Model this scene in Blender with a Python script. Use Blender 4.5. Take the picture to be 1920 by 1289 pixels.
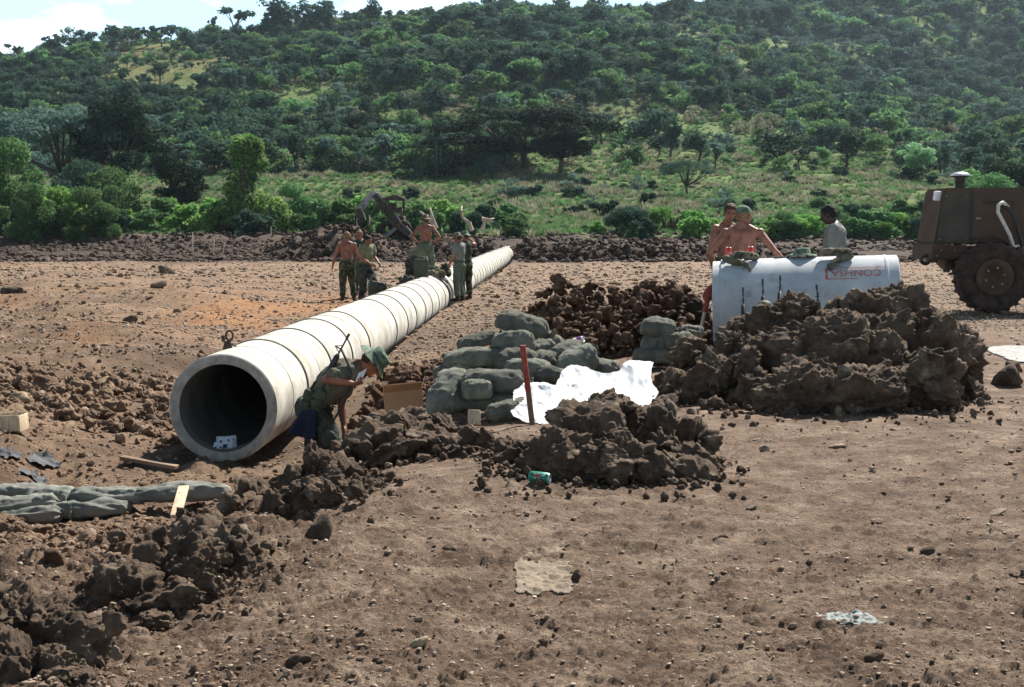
import bpy, bmesh, math, random
import numpy as np
from mathutils import Vector, Matrix, Euler

for o in list(bpy.data.objects): bpy.data.objects.remove(o)
SC = bpy.context.scene
COL = SC.collection
R = math.radians

# ------------------------------------------------------------------ camera
CAM = np.array([0.0, 0.0, 1.45]); FPX = 2667.0; HOR = 424.0
PITCH = math.atan((644.5-HOR)/FPX)
cd = bpy.data.cameras.new("camera"); cam = bpy.data.objects.new("camera", cd); COL.objects.link(cam)
cam.location = CAM; cam.rotation_euler = (R(90)-PITCH, 0, 0)
cd.sensor_width = 36; cd.lens = 36*FPX/1920; cd.clip_start = .1; cd.clip_end = 5000
SC.camera = cam
# ------------------------------------------------------------------ sky, sun, exposure
AZ, EL = R(30), R(46)
w = bpy.data.worlds.new("World"); SC.world = w; w.use_nodes = True
nt = w.node_tree; bg = nt.nodes['Background']
sky = nt.nodes.new('ShaderNodeTexSky'); sky.sky_type = 'NISHITA'; sky.sun_disc = False
sky.sun_elevation = EL; sky.sun_rotation = AZ; sky.air_density = 1.0; sky.dust_density = .6; sky.ozone_density = 1.3
tc = nt.nodes.new('ShaderNodeTexCoord'); mp = nt.nodes.new('ShaderNodeMapping'); mp.inputs['Scale'].default_value = (7, 7, 18)
mp.inputs['Location'].default_value = (1.3, 0, .4)
nz = nt.nodes.new('ShaderNodeTexNoise'); nz.inputs['Scale'].default_value = 1.2; nz.inputs['Detail'].default_value = 7; nz.inputs['Roughness'].default_value = .6
rp = nt.nodes.new('ShaderNodeValToRGB'); rp.color_ramp.elements[0].position = .47; rp.color_ramp.elements[1].position = .66
mx = nt.nodes.new('ShaderNodeMixRGB'); mx.inputs[2].default_value = (33, 36, 38, 1)
L = nt.links.new
L(tc.outputs['Generated'], mp.inputs[0]); L(mp.outputs[0], nz.inputs[0]); L(nz.outputs[0], rp.inputs[0])
sx_ = nt.nodes.new('ShaderNodeSeparateXYZ'); L(tc.outputs['Generated'], sx_.inputs[0])
zr = nt.nodes.new('ShaderNodeMapRange'); zr.inputs[1].default_value = .16; zr.inputs[2].default_value = .34; zr.inputs[3].default_value = 1; zr.inputs[4].default_value = .06; L(sx_.outputs[2], zr.inputs[0])
z2 = nt.nodes.new('ShaderNodeMapRange'); z2.inputs[3].default_value = 0; L(rp.outputs[0], z2.inputs[0])
zm = nt.nodes.new('ShaderNodeMath'); zm.operation = 'MULTIPLY'; L(z2.outputs[0], zm.inputs[0]); L(zr.outputs[0], zm.inputs[1]); L(zm.outputs[0], mx.inputs[0]); veil = nt.nodes.new('ShaderNodeMixRGB'); veil.inputs[2].default_value = (15.5, 23, 29, 1); vm = nt.nodes.new('ShaderNodeMath'); vm.operation = 'MULTIPLY'; vm.inputs[1].default_value = .85
L(sky.outputs[0], veil.inputs[1]); L(vm.outputs[0], veil.inputs[0]); L(zr.outputs[0], vm.inputs[0]); L(veil.outputs[0], mx.inputs[1]); L(mx.outputs[0], bg.inputs[0])
bg.inputs[1].default_value = .025
sd = bpy.data.lights.new("sun", 'SUN'); sd.energy = 5.0; sd.angle = R(.5); sd.color = (1, .95, .87)
sun = bpy.data.objects.new("sun", sd); COL.objects.link(sun)
SV = Vector((math.sin(AZ)*math.cos(EL), math.cos(AZ)*math.cos(EL), math.sin(EL)))
sun.rotation_euler = SV.to_track_quat('Z', 'Y').to_euler()
SC.view_settings.view_transform = 'Standard'; SC.view_settings.look = 'None'
SC.view_settings.exposure = 1.2; SC.view_settings.gamma = 1
SC.cycles.max_bounces = 6; SC.cycles.transparent_max_bounces = 6; SC.cycles.diffuse_bounces = 3
SC.cycles.volume_bounces = 0

# ------------------------------------------------------------------ projection helpers (where a sight line meets a depth)
def P(px, py, Y):
    u = (px-960)/FPX; v = (644.5-py)/FPX
    c, s = math.cos(PITCH), math.sin(PITCH)
    d = np.array([u, c+v*s, -s+v*c]); return CAM + d*(Y/d[1])
def X(px, Y): return (px-960)/FPX*Y*math.cos(PITCH)
# ------------------------------------------------------------------ numpy noise
U = np.uint32
def _hash(ix, iy, iz, s):
    with np.errstate(over='ignore'):
        h = ix.astype(U)*U(374761393) + iy.astype(U)*U(668265263) + iz.astype(U)*U(3266489917) + U((s*2654435761) & 0xffffffff)
        h ^= h >> U(15); h *= U(2246822519); h ^= h >> U(13); h *= U(3266489917); h ^= h >> U(16)
    return h.astype(np.float64)*(1/4294967296.0)
def vnoise(p, s=0):
    f = np.floor(p); t = p-f; t = t*t*t*(t*(t*6-15)+10); i = f.astype(np.int64)
    x, y, z = i[:, 0], i[:, 1], i[:, 2]; a, b, c = t[:, 0], t[:, 1], t[:, 2]
    def H(dx, dy, dz): return _hash(x+dx, y+dy, z+dz, s)
    r = ((H(0,0,0)*(1-a)+H(1,0,0)*a)*(1-b)+(H(0,1,0)*(1-a)+H(1,1,0)*a)*b)*(1-c) + \
        ((H(0,0,1)*(1-a)+H(1,0,1)*a)*(1-b)+(H(0,1,1)*(1-a)+H(1,1,1)*a)*b)*c
    return r*2-1
_ROT = np.array(Euler((.5, .7, .9)).to_matrix())
def fbm(p, octv=4, s=0, gain=.5, ridged=False):
    p = np.asarray(p, float); o = np.zeros(len(p)); amp = 1; tot = 0
    for k in range(octv):
        n = vnoise(p, s+k*17)
        if ridged: n = 1-2*np.abs(n)
        o += amp*n; tot += amp; amp *= gain; p = p@_ROT.T*2.03+11.3
    return o/tot
def p3(x, y, z=0): return np.stack([x, y, np.zeros_like(x)+z], 1)
def bumps(x, y, cell, s=0, dens=.6, hk=.6):
    """clods lying on a surface: dome over random cells"""
    u, v = x/cell, y/cell; iu, iv = np.floor(u).astype(np.int64), np.floor(v).astype(np.int64); out = np.zeros_like(x)
    z = np.zeros_like(iu)
    for du in (-1, 0, 1):
        for dv in (-1, 0, 1):
            a, b = iu+du, iv+dv
            ex = _hash(a, b, z+5, s) < dens
            rr = .18+.36*_hash(a, b, z+3, s)
            d2 = (u-(a+_hash(a, b, z+1, s)))**2 + ((v-(b+_hash(a, b, z+2, s)))*(1+.6*_hash(a, b, z+4, s)))**2
            out = np.maximum(out, np.where(ex, np.sqrt(np.maximum(rr*rr-d2, 0)), 0))
    return out*cell*hk
def worley(p, s=0):
    """3-D cells: height of a rounded crumb at p"""
    i = np.floor(p).astype(np.int64); out = np.zeros(len(p))
    for dx in (-1, 0, 1):
        for dy in (-1, 0, 1):
            for dz in (-1, 0, 1):
                a, b, c = i[:, 0]+dx, i[:, 1]+dy, i[:, 2]+dz; h = _hash(a, b, c, s); h2 = (h*977.13) % 1; h3 = (h*3571.7) % 1; h4 = (h*12983.3) % 1
                d2 = (p[:, 0]-a-h2)**2+(p[:, 1]-b-h3)**2+(p[:, 2]-c-h4)**2; r = .35+.55*h; out = np.maximum(out, 1.1*(r-np.sqrt(d2)*.9))
    return out
def sstep(a, b, x): t = np.clip((x-a)/(b-a), 0, 1); return t*t*(3-2*t)

# ------------------------------------------------------------------ mesh helpers
_ico = {}
def ico(sub):
    if sub not in _ico:
        bm = bmesh.new(); bmesh.ops.create_icosphere(bm, subdivisions=sub, radius=1); bm.verts.index_update()
        _ico[sub] = (np.array([v.co[:] for v in bm.verts]), np.array([[v.index for v in f.verts] for f in bm.faces])); bm.free()
    v, f = _ico[sub]; return v.copy(), f
class A:
    """collects pieces of ONE mesh: tri and quad arrays with a material slot each"""
    def __init__(s): s.v = []; s.f = []; s.m = []; s.n = 0
    def add(s, v, f, m=0):
        v = np.asarray(v, float); f = np.asarray(f); s.v.append(v); s.f.append(f+s.n); s.m.append(m); s.n += len(v); return s
    def box(s, c, size, rot=(0, 0, 0), m=0, bev=0.0, taper=1.0):
        if bev > 0:
            bm = bmesh.new(); bmesh.ops.create_cube(bm, size=1)
            for v in bm.verts: v.co = Vector((v.co.x*size[0], v.co.y*size[1], v.co.z*size[2]))
            bmesh.ops.bevel(bm, geom=bm.edges[:], offset=bev, segments=2, affect='EDGES', profile=.6)
            bmesh.ops.triangulate(bm, faces=bm.faces[:]); bm.verts.index_update()
            v = np.array([q.co[:] for q in bm.verts]); f = np.array([[q.index for q in g.verts] for g in bm.faces]); bm.free()
        else:
            v = np.array([[x, y, z] for z in (-.5, .5) for y in (-.5, .5) for x in (-.5, .5)])*np.array(size)
            f = np.array([[0, 2, 3, 1], [4, 5, 7, 6], [0, 1, 5, 4], [2, 6, 7, 3], [0, 4, 6, 2], [1, 3, 7, 5]])
        if taper != 1: k = np.where(v[:, 2] > 0, taper, 1); v[:, 0] *= k; v[:, 1] *= k
        M = np.array(Euler(rot).to_matrix()); return s.add(v@M.T+np.array(c), f, m)
    def tube(s, pts, rad, n=10, m=0, cap=True, close=False):
        pts = [np.array(p, float) for p in pts]; k = len(pts)
        if np.isscalar(rad): rad = [rad]*k
        V = []; prev = None
        for i in range(k):
            a = pts[i-1] if (i > 0 or close) else pts[i]; b = pts[(i+1) % k] if (i < k-1 or close) else pts[i]
            t = b-a; t /= (np.linalg.norm(t)+1e-9)
            if prev is None:
                u = np.cross(t, [0, 0, 1.]); u = np.cross(t, [1., 0, 0]) if np.linalg.norm(u) < .1 else u
            else: u = prev-t*np.dot(prev, t)
            u /= np.linalg.norm(u)+1e-9; prev = u; w_ = np.cross(t, u)
            for j in range(n):
                th = 2*math.pi*j/n; V.append(pts[i]+rad[i]*(u*math.cos(th)+w_*math.sin(th)))
        F = []
        for i in range(k if close else k-1):
            for j in range(n):
                i2 = (i+1) % k; F.append([i*n+j, i*n+(j+1) % n, i2*n+(j+1) % n, i2*n+j])
        s.add(V, F, m)
        if cap and not close:
            for e in (0, k-1):
                V2 = [pts[e]]+V[e*n:(e+1)*n]; T = [[0, 1+(j+1) % n, 1+j] if e == 0 else [0, 1+j, 1+(j+1) % n] for j in range(n)]
                s.add(V2, T, m)
        return s
    def ball(s, c, r, rot=None, m=0, sub=3):
        v, f = ico(sub); v = v*np.array(r if np.ndim(r) else [r]*3)
        if rot is not None: v = v@np.array(rot).T
        return s.add(v+np.array(c), f, m)
    def cap(s, a, b, ra, rb, m=0, n=16):
        s.ball(a, ra, m=m, sub=2); s.ball(b, rb, m=m, sub=2); return s.tube([a, b], [ra, rb], n, m)
    def lathe(s, c, prof, axis=(0, 0, 1), n=32, m=0, closed=False):
        ax = Vector(axis).normalized(); M = np.array(ax.to_track_quat('Z', 'Y').to_matrix())
        prof = np.array(prof, float); k = len(prof); th = np.arange(n)*2*math.pi/n
        V = np.stack([np.outer(prof[:, 0], np.cos(th)), np.outer(prof[:, 0], np.sin(th)), np.repeat(prof[:, 1:2], n, 1)], 2).reshape(-1, 3)
        F = []
        for i in range(k if closed else k-1):
            a, b = i*n, ((i+1) % k)*n
            for j in range(n): F.append([a+j, a+(j+1) % n, b+(j+1) % n, b+j])
        return s.add(V@M.T+np.array(c), F, m)
    def verts(s): return np.concatenate(s.v)
ORG = {}
def mesh_of(a, name, mats, smooth=True):
    V = np.concatenate(a.v); me = bpy.data.meshes.new(name)
    me.vertices.add(len(V)); me.vertices.foreach_set('co', V.astype(np.float32).ravel())
    loops = np.concatenate([f.ravel() for f in a.f]); cnt = np.concatenate([np.full(len(f), f.shape[1]) for f in a.f])
    mi = np.concatenate([np.full(len(f), m) for f, m in zip(a.f, a.m)])
    me.loops.add(len(loops)); me.loops.foreach_set('vertex_index', loops.astype(np.int32))
    me.polygons.add(len(cnt)); st = np.concatenate([[0], np.cumsum(cnt)[:-1]])
    me.polygons.foreach_set('loop_start', st.astype(np.int32)); me.polygons.foreach_set('material_index', mi.astype(np.int32))
    me.polygons.foreach_set('use_smooth', np.full(len(cnt), bool(smooth)))
    me.update(calc_edges=True)
    for m in (mats if isinstance(mats, (list, tuple)) else [mats]): me.materials.append(m)
    return me
def tag(o, label=None, cat=None, group=None, kind=None):
    if label: o['label'] = label
    if cat: o['category'] = cat
    if group: o['group'] = group
    if kind: o['kind'] = kind
    return o
def thing(name, label, cat, loc, group=None):
    o = bpy.data.objects.new(name, None); COL.objects.link(o); o.location = loc; o.empty_display_size = .1
    ORG[o.name] = np.array(loc, float); return tag(o, label, cat, group)
def obj(name, a, mats, parent=None, smooth=True, org=None):
    """geometry given in world coordinates"""
    V = np.concatenate(a.v)
    if parent is not None: og = ORG[parent.name]
    elif org is not None: og = np.array(org, float)
    else: og = np.array([(V[:, 0].min()+V[:, 0].max())/2, (V[:, 1].min()+V[:, 1].max())/2, V[:, 2].min()])
    a.v = [v-og for v in a.v]
    me = mesh_of(a, name, mats, smooth); o = bpy.data.objects.new(name, me); COL.objects.link(o)
    if parent is not None: o.parent = parent
    else: o.location = og
    ORG[o.name] = og
    return o
def copy_tree(o, parent=None):
    c = o.copy(); COL.objects.link(c); c.parent = parent
    for k in list(c.keys()):
        pass
    for ch in list(o.children): copy_tree(ch, c)
    return c
def shade_auto(o, ang=40):
    me = o.data; bm = bmesh.new(); bm.from_mesh(me)
    for e in bm.edges:
        if len(e.link_faces) == 2: e.smooth = e.calc_face_angle(0) < R(ang)
    bm.to_mesh(me); bm.free(); return o

# ------------------------------------------------------------------ materials
def mat(name, c1, c2=None, scale=4, rough=.9, bump=0, bscale=None, detail=6, lo=.35, hi=.65, metal=0, spec=.25, c3=None, s3=1.2, lo3=.5, hi3=.62,
        trans=0, coord='Object', stretch=None, bdist=.02, objrand=0, wear=None):
    m = bpy.data.materials.new(name); m.use_nodes = True; n = m.node_tree; b = n.nodes['Principled BSDF']; out = n.nodes['Material Output']
    L = n.links.new; N = n.nodes.new
    b.inputs['Roughness'].default_value = rough; b.inputs['Metallic'].default_value = metal; b.inputs['Specular IOR Level'].default_value = spec
    tc = N('ShaderNodeTexCoord'); src = tc.outputs[coord]
    if coord == 'World': pass
    if stretch:
        mp = N('ShaderNodeMapping'); mp.inputs['Scale'].default_value = stretch; L(src, mp.inputs[0]); src = mp.outputs[0]
    col = None
    def noise(sc, det=detail, ro=.6):
        z = N('ShaderNodeTexNoise'); z.inputs['Scale'].default_value = sc; z.inputs['Detail'].default_value = det; z.inputs['Roughness'].default_value = ro
        L(src, z.inputs[0]); return z
    def mr(sock, a, bb, t0=0, t1=1):
        q = N('ShaderNodeMapRange'); q.inputs[1].default_value = a; q.inputs[2].default_value = bb; q.inputs[3].default_value = t0; q.inputs[4].default_value = t1
        L(sock, q.inputs[0]); return q.outputs[0]
    if c2 is not None:
        z = noise(scale); x = N('ShaderNodeMixRGB'); x.inputs[1].default_value = (*c1, 1); x.inputs[2].default_value = (*c2, 1)
        L(mr(z.outputs[0], lo, hi), x.inputs[0]); col = x.outputs[0]
        if c3 is not None:
            z3 = noise(s3, 5); x3 = N('ShaderNodeMixRGB'); L(col, x3.inputs[1]); x3.inputs[2].default_value = (*c3, 1)
            L(mr(z3.outputs[0], lo3, hi3), x3.inputs[0]); col = x3.outputs[0]
    else:
        b.inputs['Base Color'].default_value = (*c1, 1)
    if objrand and col is not None:
        oi = N('ShaderNodeObjectInfo'); h = N('ShaderNodeHueSaturation'); L(col, h.inputs['Color'])
        L(mr(oi.outputs['Random'], 0, 1, 1-objrand, 1+objrand), h.inputs['Value']); col = h.outputs[0]
        L(mr(oi.outputs['Random'], 0, 1, .5-objrand*.06, .5+objrand*.06), h.inputs['Hue'])
    if col is not None: L(col, b.inputs['Base Color'])
    if bump:
        z = noise(bscale or scale*4, 8, .7); bp = N('ShaderNodeBump'); bp.inputs['Strength'].default_value = bump; bp.inputs['Distance'].default_value = bdist
        L(z.outputs[0], bp.inputs['Height']); L(bp.outputs[0], b.inputs['Normal'])
    if trans:
        t = N('ShaderNodeBsdfTranslucent'); ms = N('ShaderNodeMixShader'); ms.inputs[0].default_value = trans
        if col is not None: L(col, t.inputs[0])
        else: t.inputs[0].default_value = (*c1, 1)
        L(b.outputs[0], ms.inputs[1]); L(t.outputs[0], ms.inputs[2]); L(ms.outputs[0], out.inputs[0])
    return m
# ================================================================== TERRAIN
# site heights: (px column, distance, z)
CP = []
def cp(pxs, Y, z):
    for p in (pxs if isinstance(pxs, (list, tuple)) else [pxs]): CP.append((p, Y, z))
cp([-900, -200, 500, 1200, 1900, 2700], 2.0, 0); cp([-900, -200, 300, 900, 1500, 2100, 2700], 4.4, 0)
cp([-500, 0, 250], 6, -.04); cp([-500, 0, 250], 7.5, -.3); cp([-500, 0, 250], 9, -.52); cp([-500, 0, 250, 400], 10.3, -.62)
cp([420], 6, 0); cp([450], 7.2, -.06); cp([430], 8.6, -.42); cp([560], 9.5, -.42); cp([480, 560], 11, -.7); cp([100, 400, 600], 12, -.8); cp([620], 13.2, -.78)
cp([680], 9.5, -.2); cp([680], 8, 0); cp([800], 9.5, -.08); cp([960], 9.5, 0); cp([960, 1300, 1700, 2200, 2700], 7, 0); cp([1300, 1700, 2200], 10, 0)
cp([-600], 13, -.1); cp([0], 13.3, -.42); cp([120], 13.3, -.62); cp([200], 16.3, -.62); cp([-500], 18, -.4); cp([100, -100], 20.8, -.55); cp([300], 20, -.68); cp([300], 14, -.82); cp([420], 13.6, -.84)
cp([300, 100, -400], 31, -.55); cp([100, -300], 40, -.5); cp([500], 30, -.62); cp([640], 36, -.47); cp([560], 26, -.68); cp([430], 16, -.84)
cp([-600, -100, 300, 700], 60, -.5); cp([-900, 0, 500, 900], 92, -.5); cp([870], 36, -.46); cp([760], 22.5, -.47); cp([700], 17, -.6); cp([660], 15, -.74); cp([640], 14, -.78)
cp([750], 12.7, -.3); cp([690], 12.7, -.5); cp([900], 12.6, -.27); cp([1100], 12.6, -.16); cp([1230], 14, .04); cp([1400, 1600, 1900, 2400], 14, 0); cp([1400, 1600, 2000], 16.5, .0)
cp([960], 10.8, -.1); cp([820], 11.2, -.2); cp([950], 16, -.3); cp([1100], 20, -.15); cp([1100], 28, -.3); cp([1100], 45, -.48); cp([1000], 70, -.6); cp([1300], 22, -.1); cp([1300], 40, -.45)
cp([1500, 1855, 2400], 25, -.12); cp([1600, 2000, 2500], 45, -.4); cp([1600, 2100, 2600], 70, -.5); cp([1200, 1600, 2200, 2700], 92, -.5); cp([-1500, 3200], 20, -.2); cp([-1500, 3200], 92, -.5)
CPA = np.array(CP, float)
def _q(px, Y): return np.stack([(px-960)/FPX*4.2, np.log(Y)], -1)
_C = _q(CPA[:, 0], CPA[:, 1]); _D = np.linalg.norm(_C[:, None]-_C[None], axis=2)
_n = len(_C); _M = np.zeros((_n+1, _n+1)); _M[:_n, :_n] = -_D-np.eye(_n)*.015; _M[:_n, _n] = 1; _M[_n, :_n] = 1
_W = np.linalg.solve(_M, np.append(CPA[:, 2], 0))
def site_z(x, y):
    px = x/np.maximum(y, .5)*FPX/math.cos(PITCH)+960; q = _q(np.clip(px, -2000, 3800), np.clip(y, 1.5, 95)); o = np.zeros(len(x))
    for i in range(_n): o -= _W[i]*np.sqrt((q[:, 0]-_C[i, 0])**2+(q[:, 1]-_C[i, 1])**2)
    return o+_W[_n]
# the hills: elevation angle (as picture row) per column and distance
HX = np.array([-700, -200, 0, 320, 640, 960, 1280, 1450, 1600, 1780, 1920, 2600.])
HD = np.array([120, 150, 200, 260, 340, 430, 520, 620, 760, 1000, 1500.])
HT = np.array([
 [440]*12,
 [416]*12,
 [352, 350, 348, 342, 335, 332, 334, 338, 340, 342, 345, 350],
 [318, 312, 305, 296, 288, 284, 292, 300, 310, 318, 325, 335],
 [262, 245, 232, 205, 178, 176, 205, 225, 248, 275, 292, 310],
 [200, 175, 160, 130, 98, 92, 132, 180, 228, 265, 285, 305],
 [168, 138, 124, 92, 60, 50, 76, 150, 215, 262, 290, 320],
 [178, 153, 140, 106, 66, 48, 46, 85, 140, 200, 235, 300],
 [220, 190, 175, 150, 104, 74, 46, 8, -5, 20, 40, 60],
 [260, 230, 220, 190, 140, 100, 60, -60, -140, -150, -150, -140],
 [330, 310, 300, 280, 240, 200, 150, 60, 0, 0, 0, 0]], float)
def hill_z(x, y):
    px = np.clip(x/y*FPX/math.cos(PITCH)+960, HX[0], HX[-1]); ly = np.log(np.clip(y, HD[0], HD[-1])); LD = np.log(HD)
    j = np.clip(np.searchsorted(HX, px)-1, 0, len(HX)-2); i = np.clip(np.searchsorted(LD, ly)-1, 0, len(LD)-2)
    a = (px-HX[j])/(HX[j+1]-HX[j]); b = (ly-LD[i])/(LD[i+1]-LD[i]); a = a*a*(3-2*a)*.6+a*.4
    r = (HT[i, j]*(1-a)+HT[i, j+1]*a)*(1-b)+(HT[i+1, j]*(1-a)+HT[i+1, j+1]*a)*b
    z = CAM[2]+(HOR-r)/FPX*y
    k = sstep(170, 330, y)
    return z+k*(fbm(p3(x/60, y/60), 4, 5)*4.5) + sstep(130, 200, y)*fbm(p3(x/14, y/14), 3, 9)*.7
# pipeline axis
PR, PRI = .525, .42
PA = P(418, 766, 13.6); PDIR = np.array([(1049-960)/FPX*math.cos(PITCH), 1, 0]); PDIR /= np.linalg.norm(PDIR)
PSIDE = np.array([PDIR[1], -PDIR[0], 0])
NSEC = 44; PITCH_L = 1.69
def base_z(x, y):
    z = site_z(x, y); far = y > 98
    if far.any(): k = sstep(98, 122, y[far]); z[far] = z[far]*(1-k)+hill_z(x[far], np.maximum(y[far], 120.))*k
    # the bed cut for the pipe line
    s = (x-PA[0])*PDIR[0]+(y-PA[1])*PDIR[1]; d = np.abs((x-PA[0])*PSIDE[0]+(y-PA[1])*PSIDE[1])
    inp = sstep(-.5, -.05, s)*(1-sstep(NSEC*PITCH_L, NSEC*PITCH_L+2, s))
    bed = PA[2]-PR-.10
    k = inp*(1-sstep(.36, .62, d)); z = z*(1-k)+np.minimum(z, bed)*k
    return z
def rough_map(x, y):
    """0 rolled mud .. 1 broken rubble"""
    px = x/y*FPX+960; n = fbm(p3(x/1.6, y/1.6), 3, 40)
    left = sstep(760, 520, px)*sstep(6.0, 6.8, y)*sstep(40, 19, y)*(.35+.65*sstep(-.25, .35, fbm(p3(x/2.6, y/3.5), 3, 45)))
    low = sstep(620, 380, px+(y-4.4)*-40)*sstep(4.9, 5.6, y)*.8
    mid = sstep(900, 720, px)*sstep(9.5, 11, y)*sstep(40, 26, y)
    behind = sstep(16, 19, y)*sstep(60, 30, y)*.45
    r = np.maximum.reduce([left, low, mid*.9, behind])
    return np.clip(r*(.55+.7*sstep(-.5, .5, n)), 0, 1)
def ground_z(x, y):
    z = base_z(x, y); r = rough_map(x, y)
    far = sstep(128, 112, y)
    near = far
    # mud: shallow ruts, crumbs, pressed clods
    dY = y*y*2.3/(1.55*FPX); W_ = lambda c: sstep(.75, .30, dY/c)          # no detail finer than the sheet can carry
    m = fbm(p3(x/1.5, y/1.5), 3, 1)*.045 + fbm(p3(x/.42, y/.3), 4, 2)*.022*W_(.3)
    m += fbm(p3(x/.09, y/.07), 4, 3, .65)*.018*(1+.8*r)*W_(.08)+np.abs(fbm(p3(x/.25, y/.13), 4, 6, .6))*.03*W_(.15)+fbm(p3(x/.9+y*.15, y/.085), 4, 7, .6)*.012*sstep(-.3, .2, fbm(p3(x/3, y/3), 2, 8))*W_(.1)
    m += bumps(x, y, .16, 11, .3, .35)*sstep(0, .6, fbm(p3(x/.9, y/.9), 2, 13))*W_(.16) + bumps(x, y, .07, 12, .35, .5)*W_(.07)+bumps(x, y, .032, 14, .5, .7)*W_(.04)
    ru = bumps(x, y, .42, 21, .35, .4)*W_(.42) + bumps(x, y, .22, 22, .5, .55)*W_(.22) + bumps(x, y, .11, 23, .7, .7)*W_(.11) + bumps(x, y, .05, 25, .7, .8)*W_(.05) + fbm(p3(x/.9, y/.9), 4, 24)*.07*W_(.5)
    z = z+near*(m+r*(ru*.9))
    # broken banks on the left, the dark spoil strip at the back
    px = x/y*FPX+960
    b = sstep(700, 300, px)*sstep(14, 20, y)*sstep(60, 40, y)
    z += b*(np.abs(fbm(p3(x/7, y/3.0), 3, 31))*.85-.10+np.abs(fbm(p3(x/2.2+y*.1, y/1.1), 4, 32))*.22*W_(.8))
    sp = sstep(76, 84, y+fbm(p3(x/6, y/6), 2, 50)*3)*sstep(126, 118, y)
    z += sp*(fbm(p3(x/2.5, y/2.5), 4, 33)*.22 + bumps(x, y, 1.1, 34, .6, .5)*.5+.05)
    return z
def gz(x, y): return float(ground_z(np.array([float(x)]), np.array([float(y)]))[0])
def bz(x, y): return float(base_z(np.array([float(x)]), np.array([float(y)]))[0])

def walk(px, py, zoff=0):
    """where a sight line first meets the ground"""
    Ys = np.geomspace(3, 92, 2600); q = P(px, py, 1.0)-CAM; x = q[0]*Ys; z = CAM[2]+q[2]*Ys; k = np.argmax(z <= base_z(x, Ys)+zoff); return np.array([x[k], Ys[k], z[k]])
def soil_masks(x, y):
    px = x/np.maximum(y, .5)*FPX+960; n = fbm(p3(x/2.2, y/2.2), 4, 61); n2 = fbm(p3(x/9, y/9), 3, 62)
    e = n*60
    tan = sstep(14.5, 17.5, y+n*1.2)*1.0
    tan = np.maximum(tan, sstep(700, 600, px+e)*sstep(9.5, 11, y))
    tan = np.maximum(tan, sstep(600, 430, px+e-(y-6)*20)*sstep(5.6, 6.8, y+n*.5)*.6)
    tan = np.maximum(tan, sstep(860, 760, px+e)*sstep(11, 12.5, y)*.9)
    tan *= 1-sstep(74, 82, y+n*4+n2*4)                                    # dark spoil strip
    tan *= 1-.55*sstep(1650, 1800, px+e)*sstep(28, 20, y)                 # churned mud round the tractor
    org = sstep(250, 420, px)*sstep(760, 640, px)*sstep(22, 26, y)*sstep(44, 34, y)*sstep(-.5, .2, n) + .5*sstep(.1, .5, n)*sstep(700, 500, px)*sstep(14, 18, y)
    dark = .55*sstep(60, 330, px+e)*sstep(700, 420, px)*sstep(12.5, 14.5, y)*sstep(24, 19, y)*sstep(-.6, .1, n2+n*.5)
    dark = np.maximum(dark, .92*sstep(74, 82, y+n*4+n2*4))
    g = sstep(112, 122, y+n*6)
    return tan, org, g, dark
def build_ground():
    t = np.concatenate([np.linspace(-.85, -.42, 60)[:-1], np.linspace(-.42, .42, 1000), np.linspace(.42, .85, 60)[1:]])
    pys = np.arange(2100, 470, -2.3); Y = 1.55*FPX/(pys-HOR); Y = np.concatenate([Y[Y < 84], np.linspace(84, 130, 110)])
    T, YY = np.meshgrid(t, Y); x = (T*YY).ravel(); y = YY.ravel(); z = ground_z(x, y)
    nc, nr = len(t), len(Y); i = np.arange(nc*nr).reshape(nr, nc)
    F = np.stack([i[:-1, :-1], i[:-1, 1:], i[1:, 1:], i[1:, :-1]], 2).reshape(-1, 4)
    a = A().add(np.stack([x, y, z], 1), F); o = obj('ground', a, M['ground'], org=(0, 0, 0)); tag(o, kind='structure')
    for nm, val in zip(('tan', 'org', 'grs', 'drk'), soil_masks(x, y)):
        at = o.data.attributes.new(nm, 'FLOAT', 'POINT'); at.data.foreach_set('value', val.astype(np.float32))
    t2 = np.linspace(-.85, .85, 420); Y2 = np.concatenate([np.linspace(130, 200, 60), np.geomspace(202, 1500, 240)])
    T, YY = np.meshgrid(t2, Y2); x = (T*YY).ravel(); y = YY.ravel(); z = ground_z(x, y); z[y < 131] -= .02
    nc, nr = len(t2), len(Y2); i = np.arange(nc*nr).reshape(nr, nc)
    F = np.stack([i[:-1, :-1], i[:-1, 1:], i[1:, 1:], i[1:, :-1]], 2).reshape(-1, 4)
    h = obj('hills', A().add(np.stack([x, y, z], 1), F), M['hills'], org=(0, 0, 0)); tag(h, kind='structure')
    at = h.data.attributes.new('dry', 'FLOAT', 'POINT'); at.data.foreach_set('value', dry_map(x, y).astype(np.float32))
    return o, h
def dry_map(x, y):
    px = x/y*FPX+960; n = fbm(p3(x/35, y/35), 4, 70)
    d = sstep(360, 430, y)*sstep(720, 560, px)*sstep(-.35, .25, n)
    return np.clip(d+.35*sstep(.1, .5, n), 0, 1)
def open_map(x, y):
    """1 where the slope is open pasture"""
    px = x/y*FPX+960; n = fbm(p3(x/22, y/22), 3, 71)
    m = sstep(900, 1050, px+n*60)*sstep(180, 205, y)*sstep(345, 290, y+n*40)
    m = np.maximum(m, sstep(150, 160, y)*sstep(206, 190, y))
    m = np.maximum(m, .95*sstep(350, 400, y)*sstep(660, 520, px)*sstep(120, 220, px)*sstep(-.35, .1, n))
    m = np.maximum(m, .8*sstep(.12, .38, n+.5*fbm(p3(x/60, y/60), 2, 79)))
    m = np.maximum(m, .75*sstep(1280, 1400, px)*sstep(330, 360, y)*sstep(480, 440, y)*sstep(-.2, .3, n))
    return m

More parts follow.
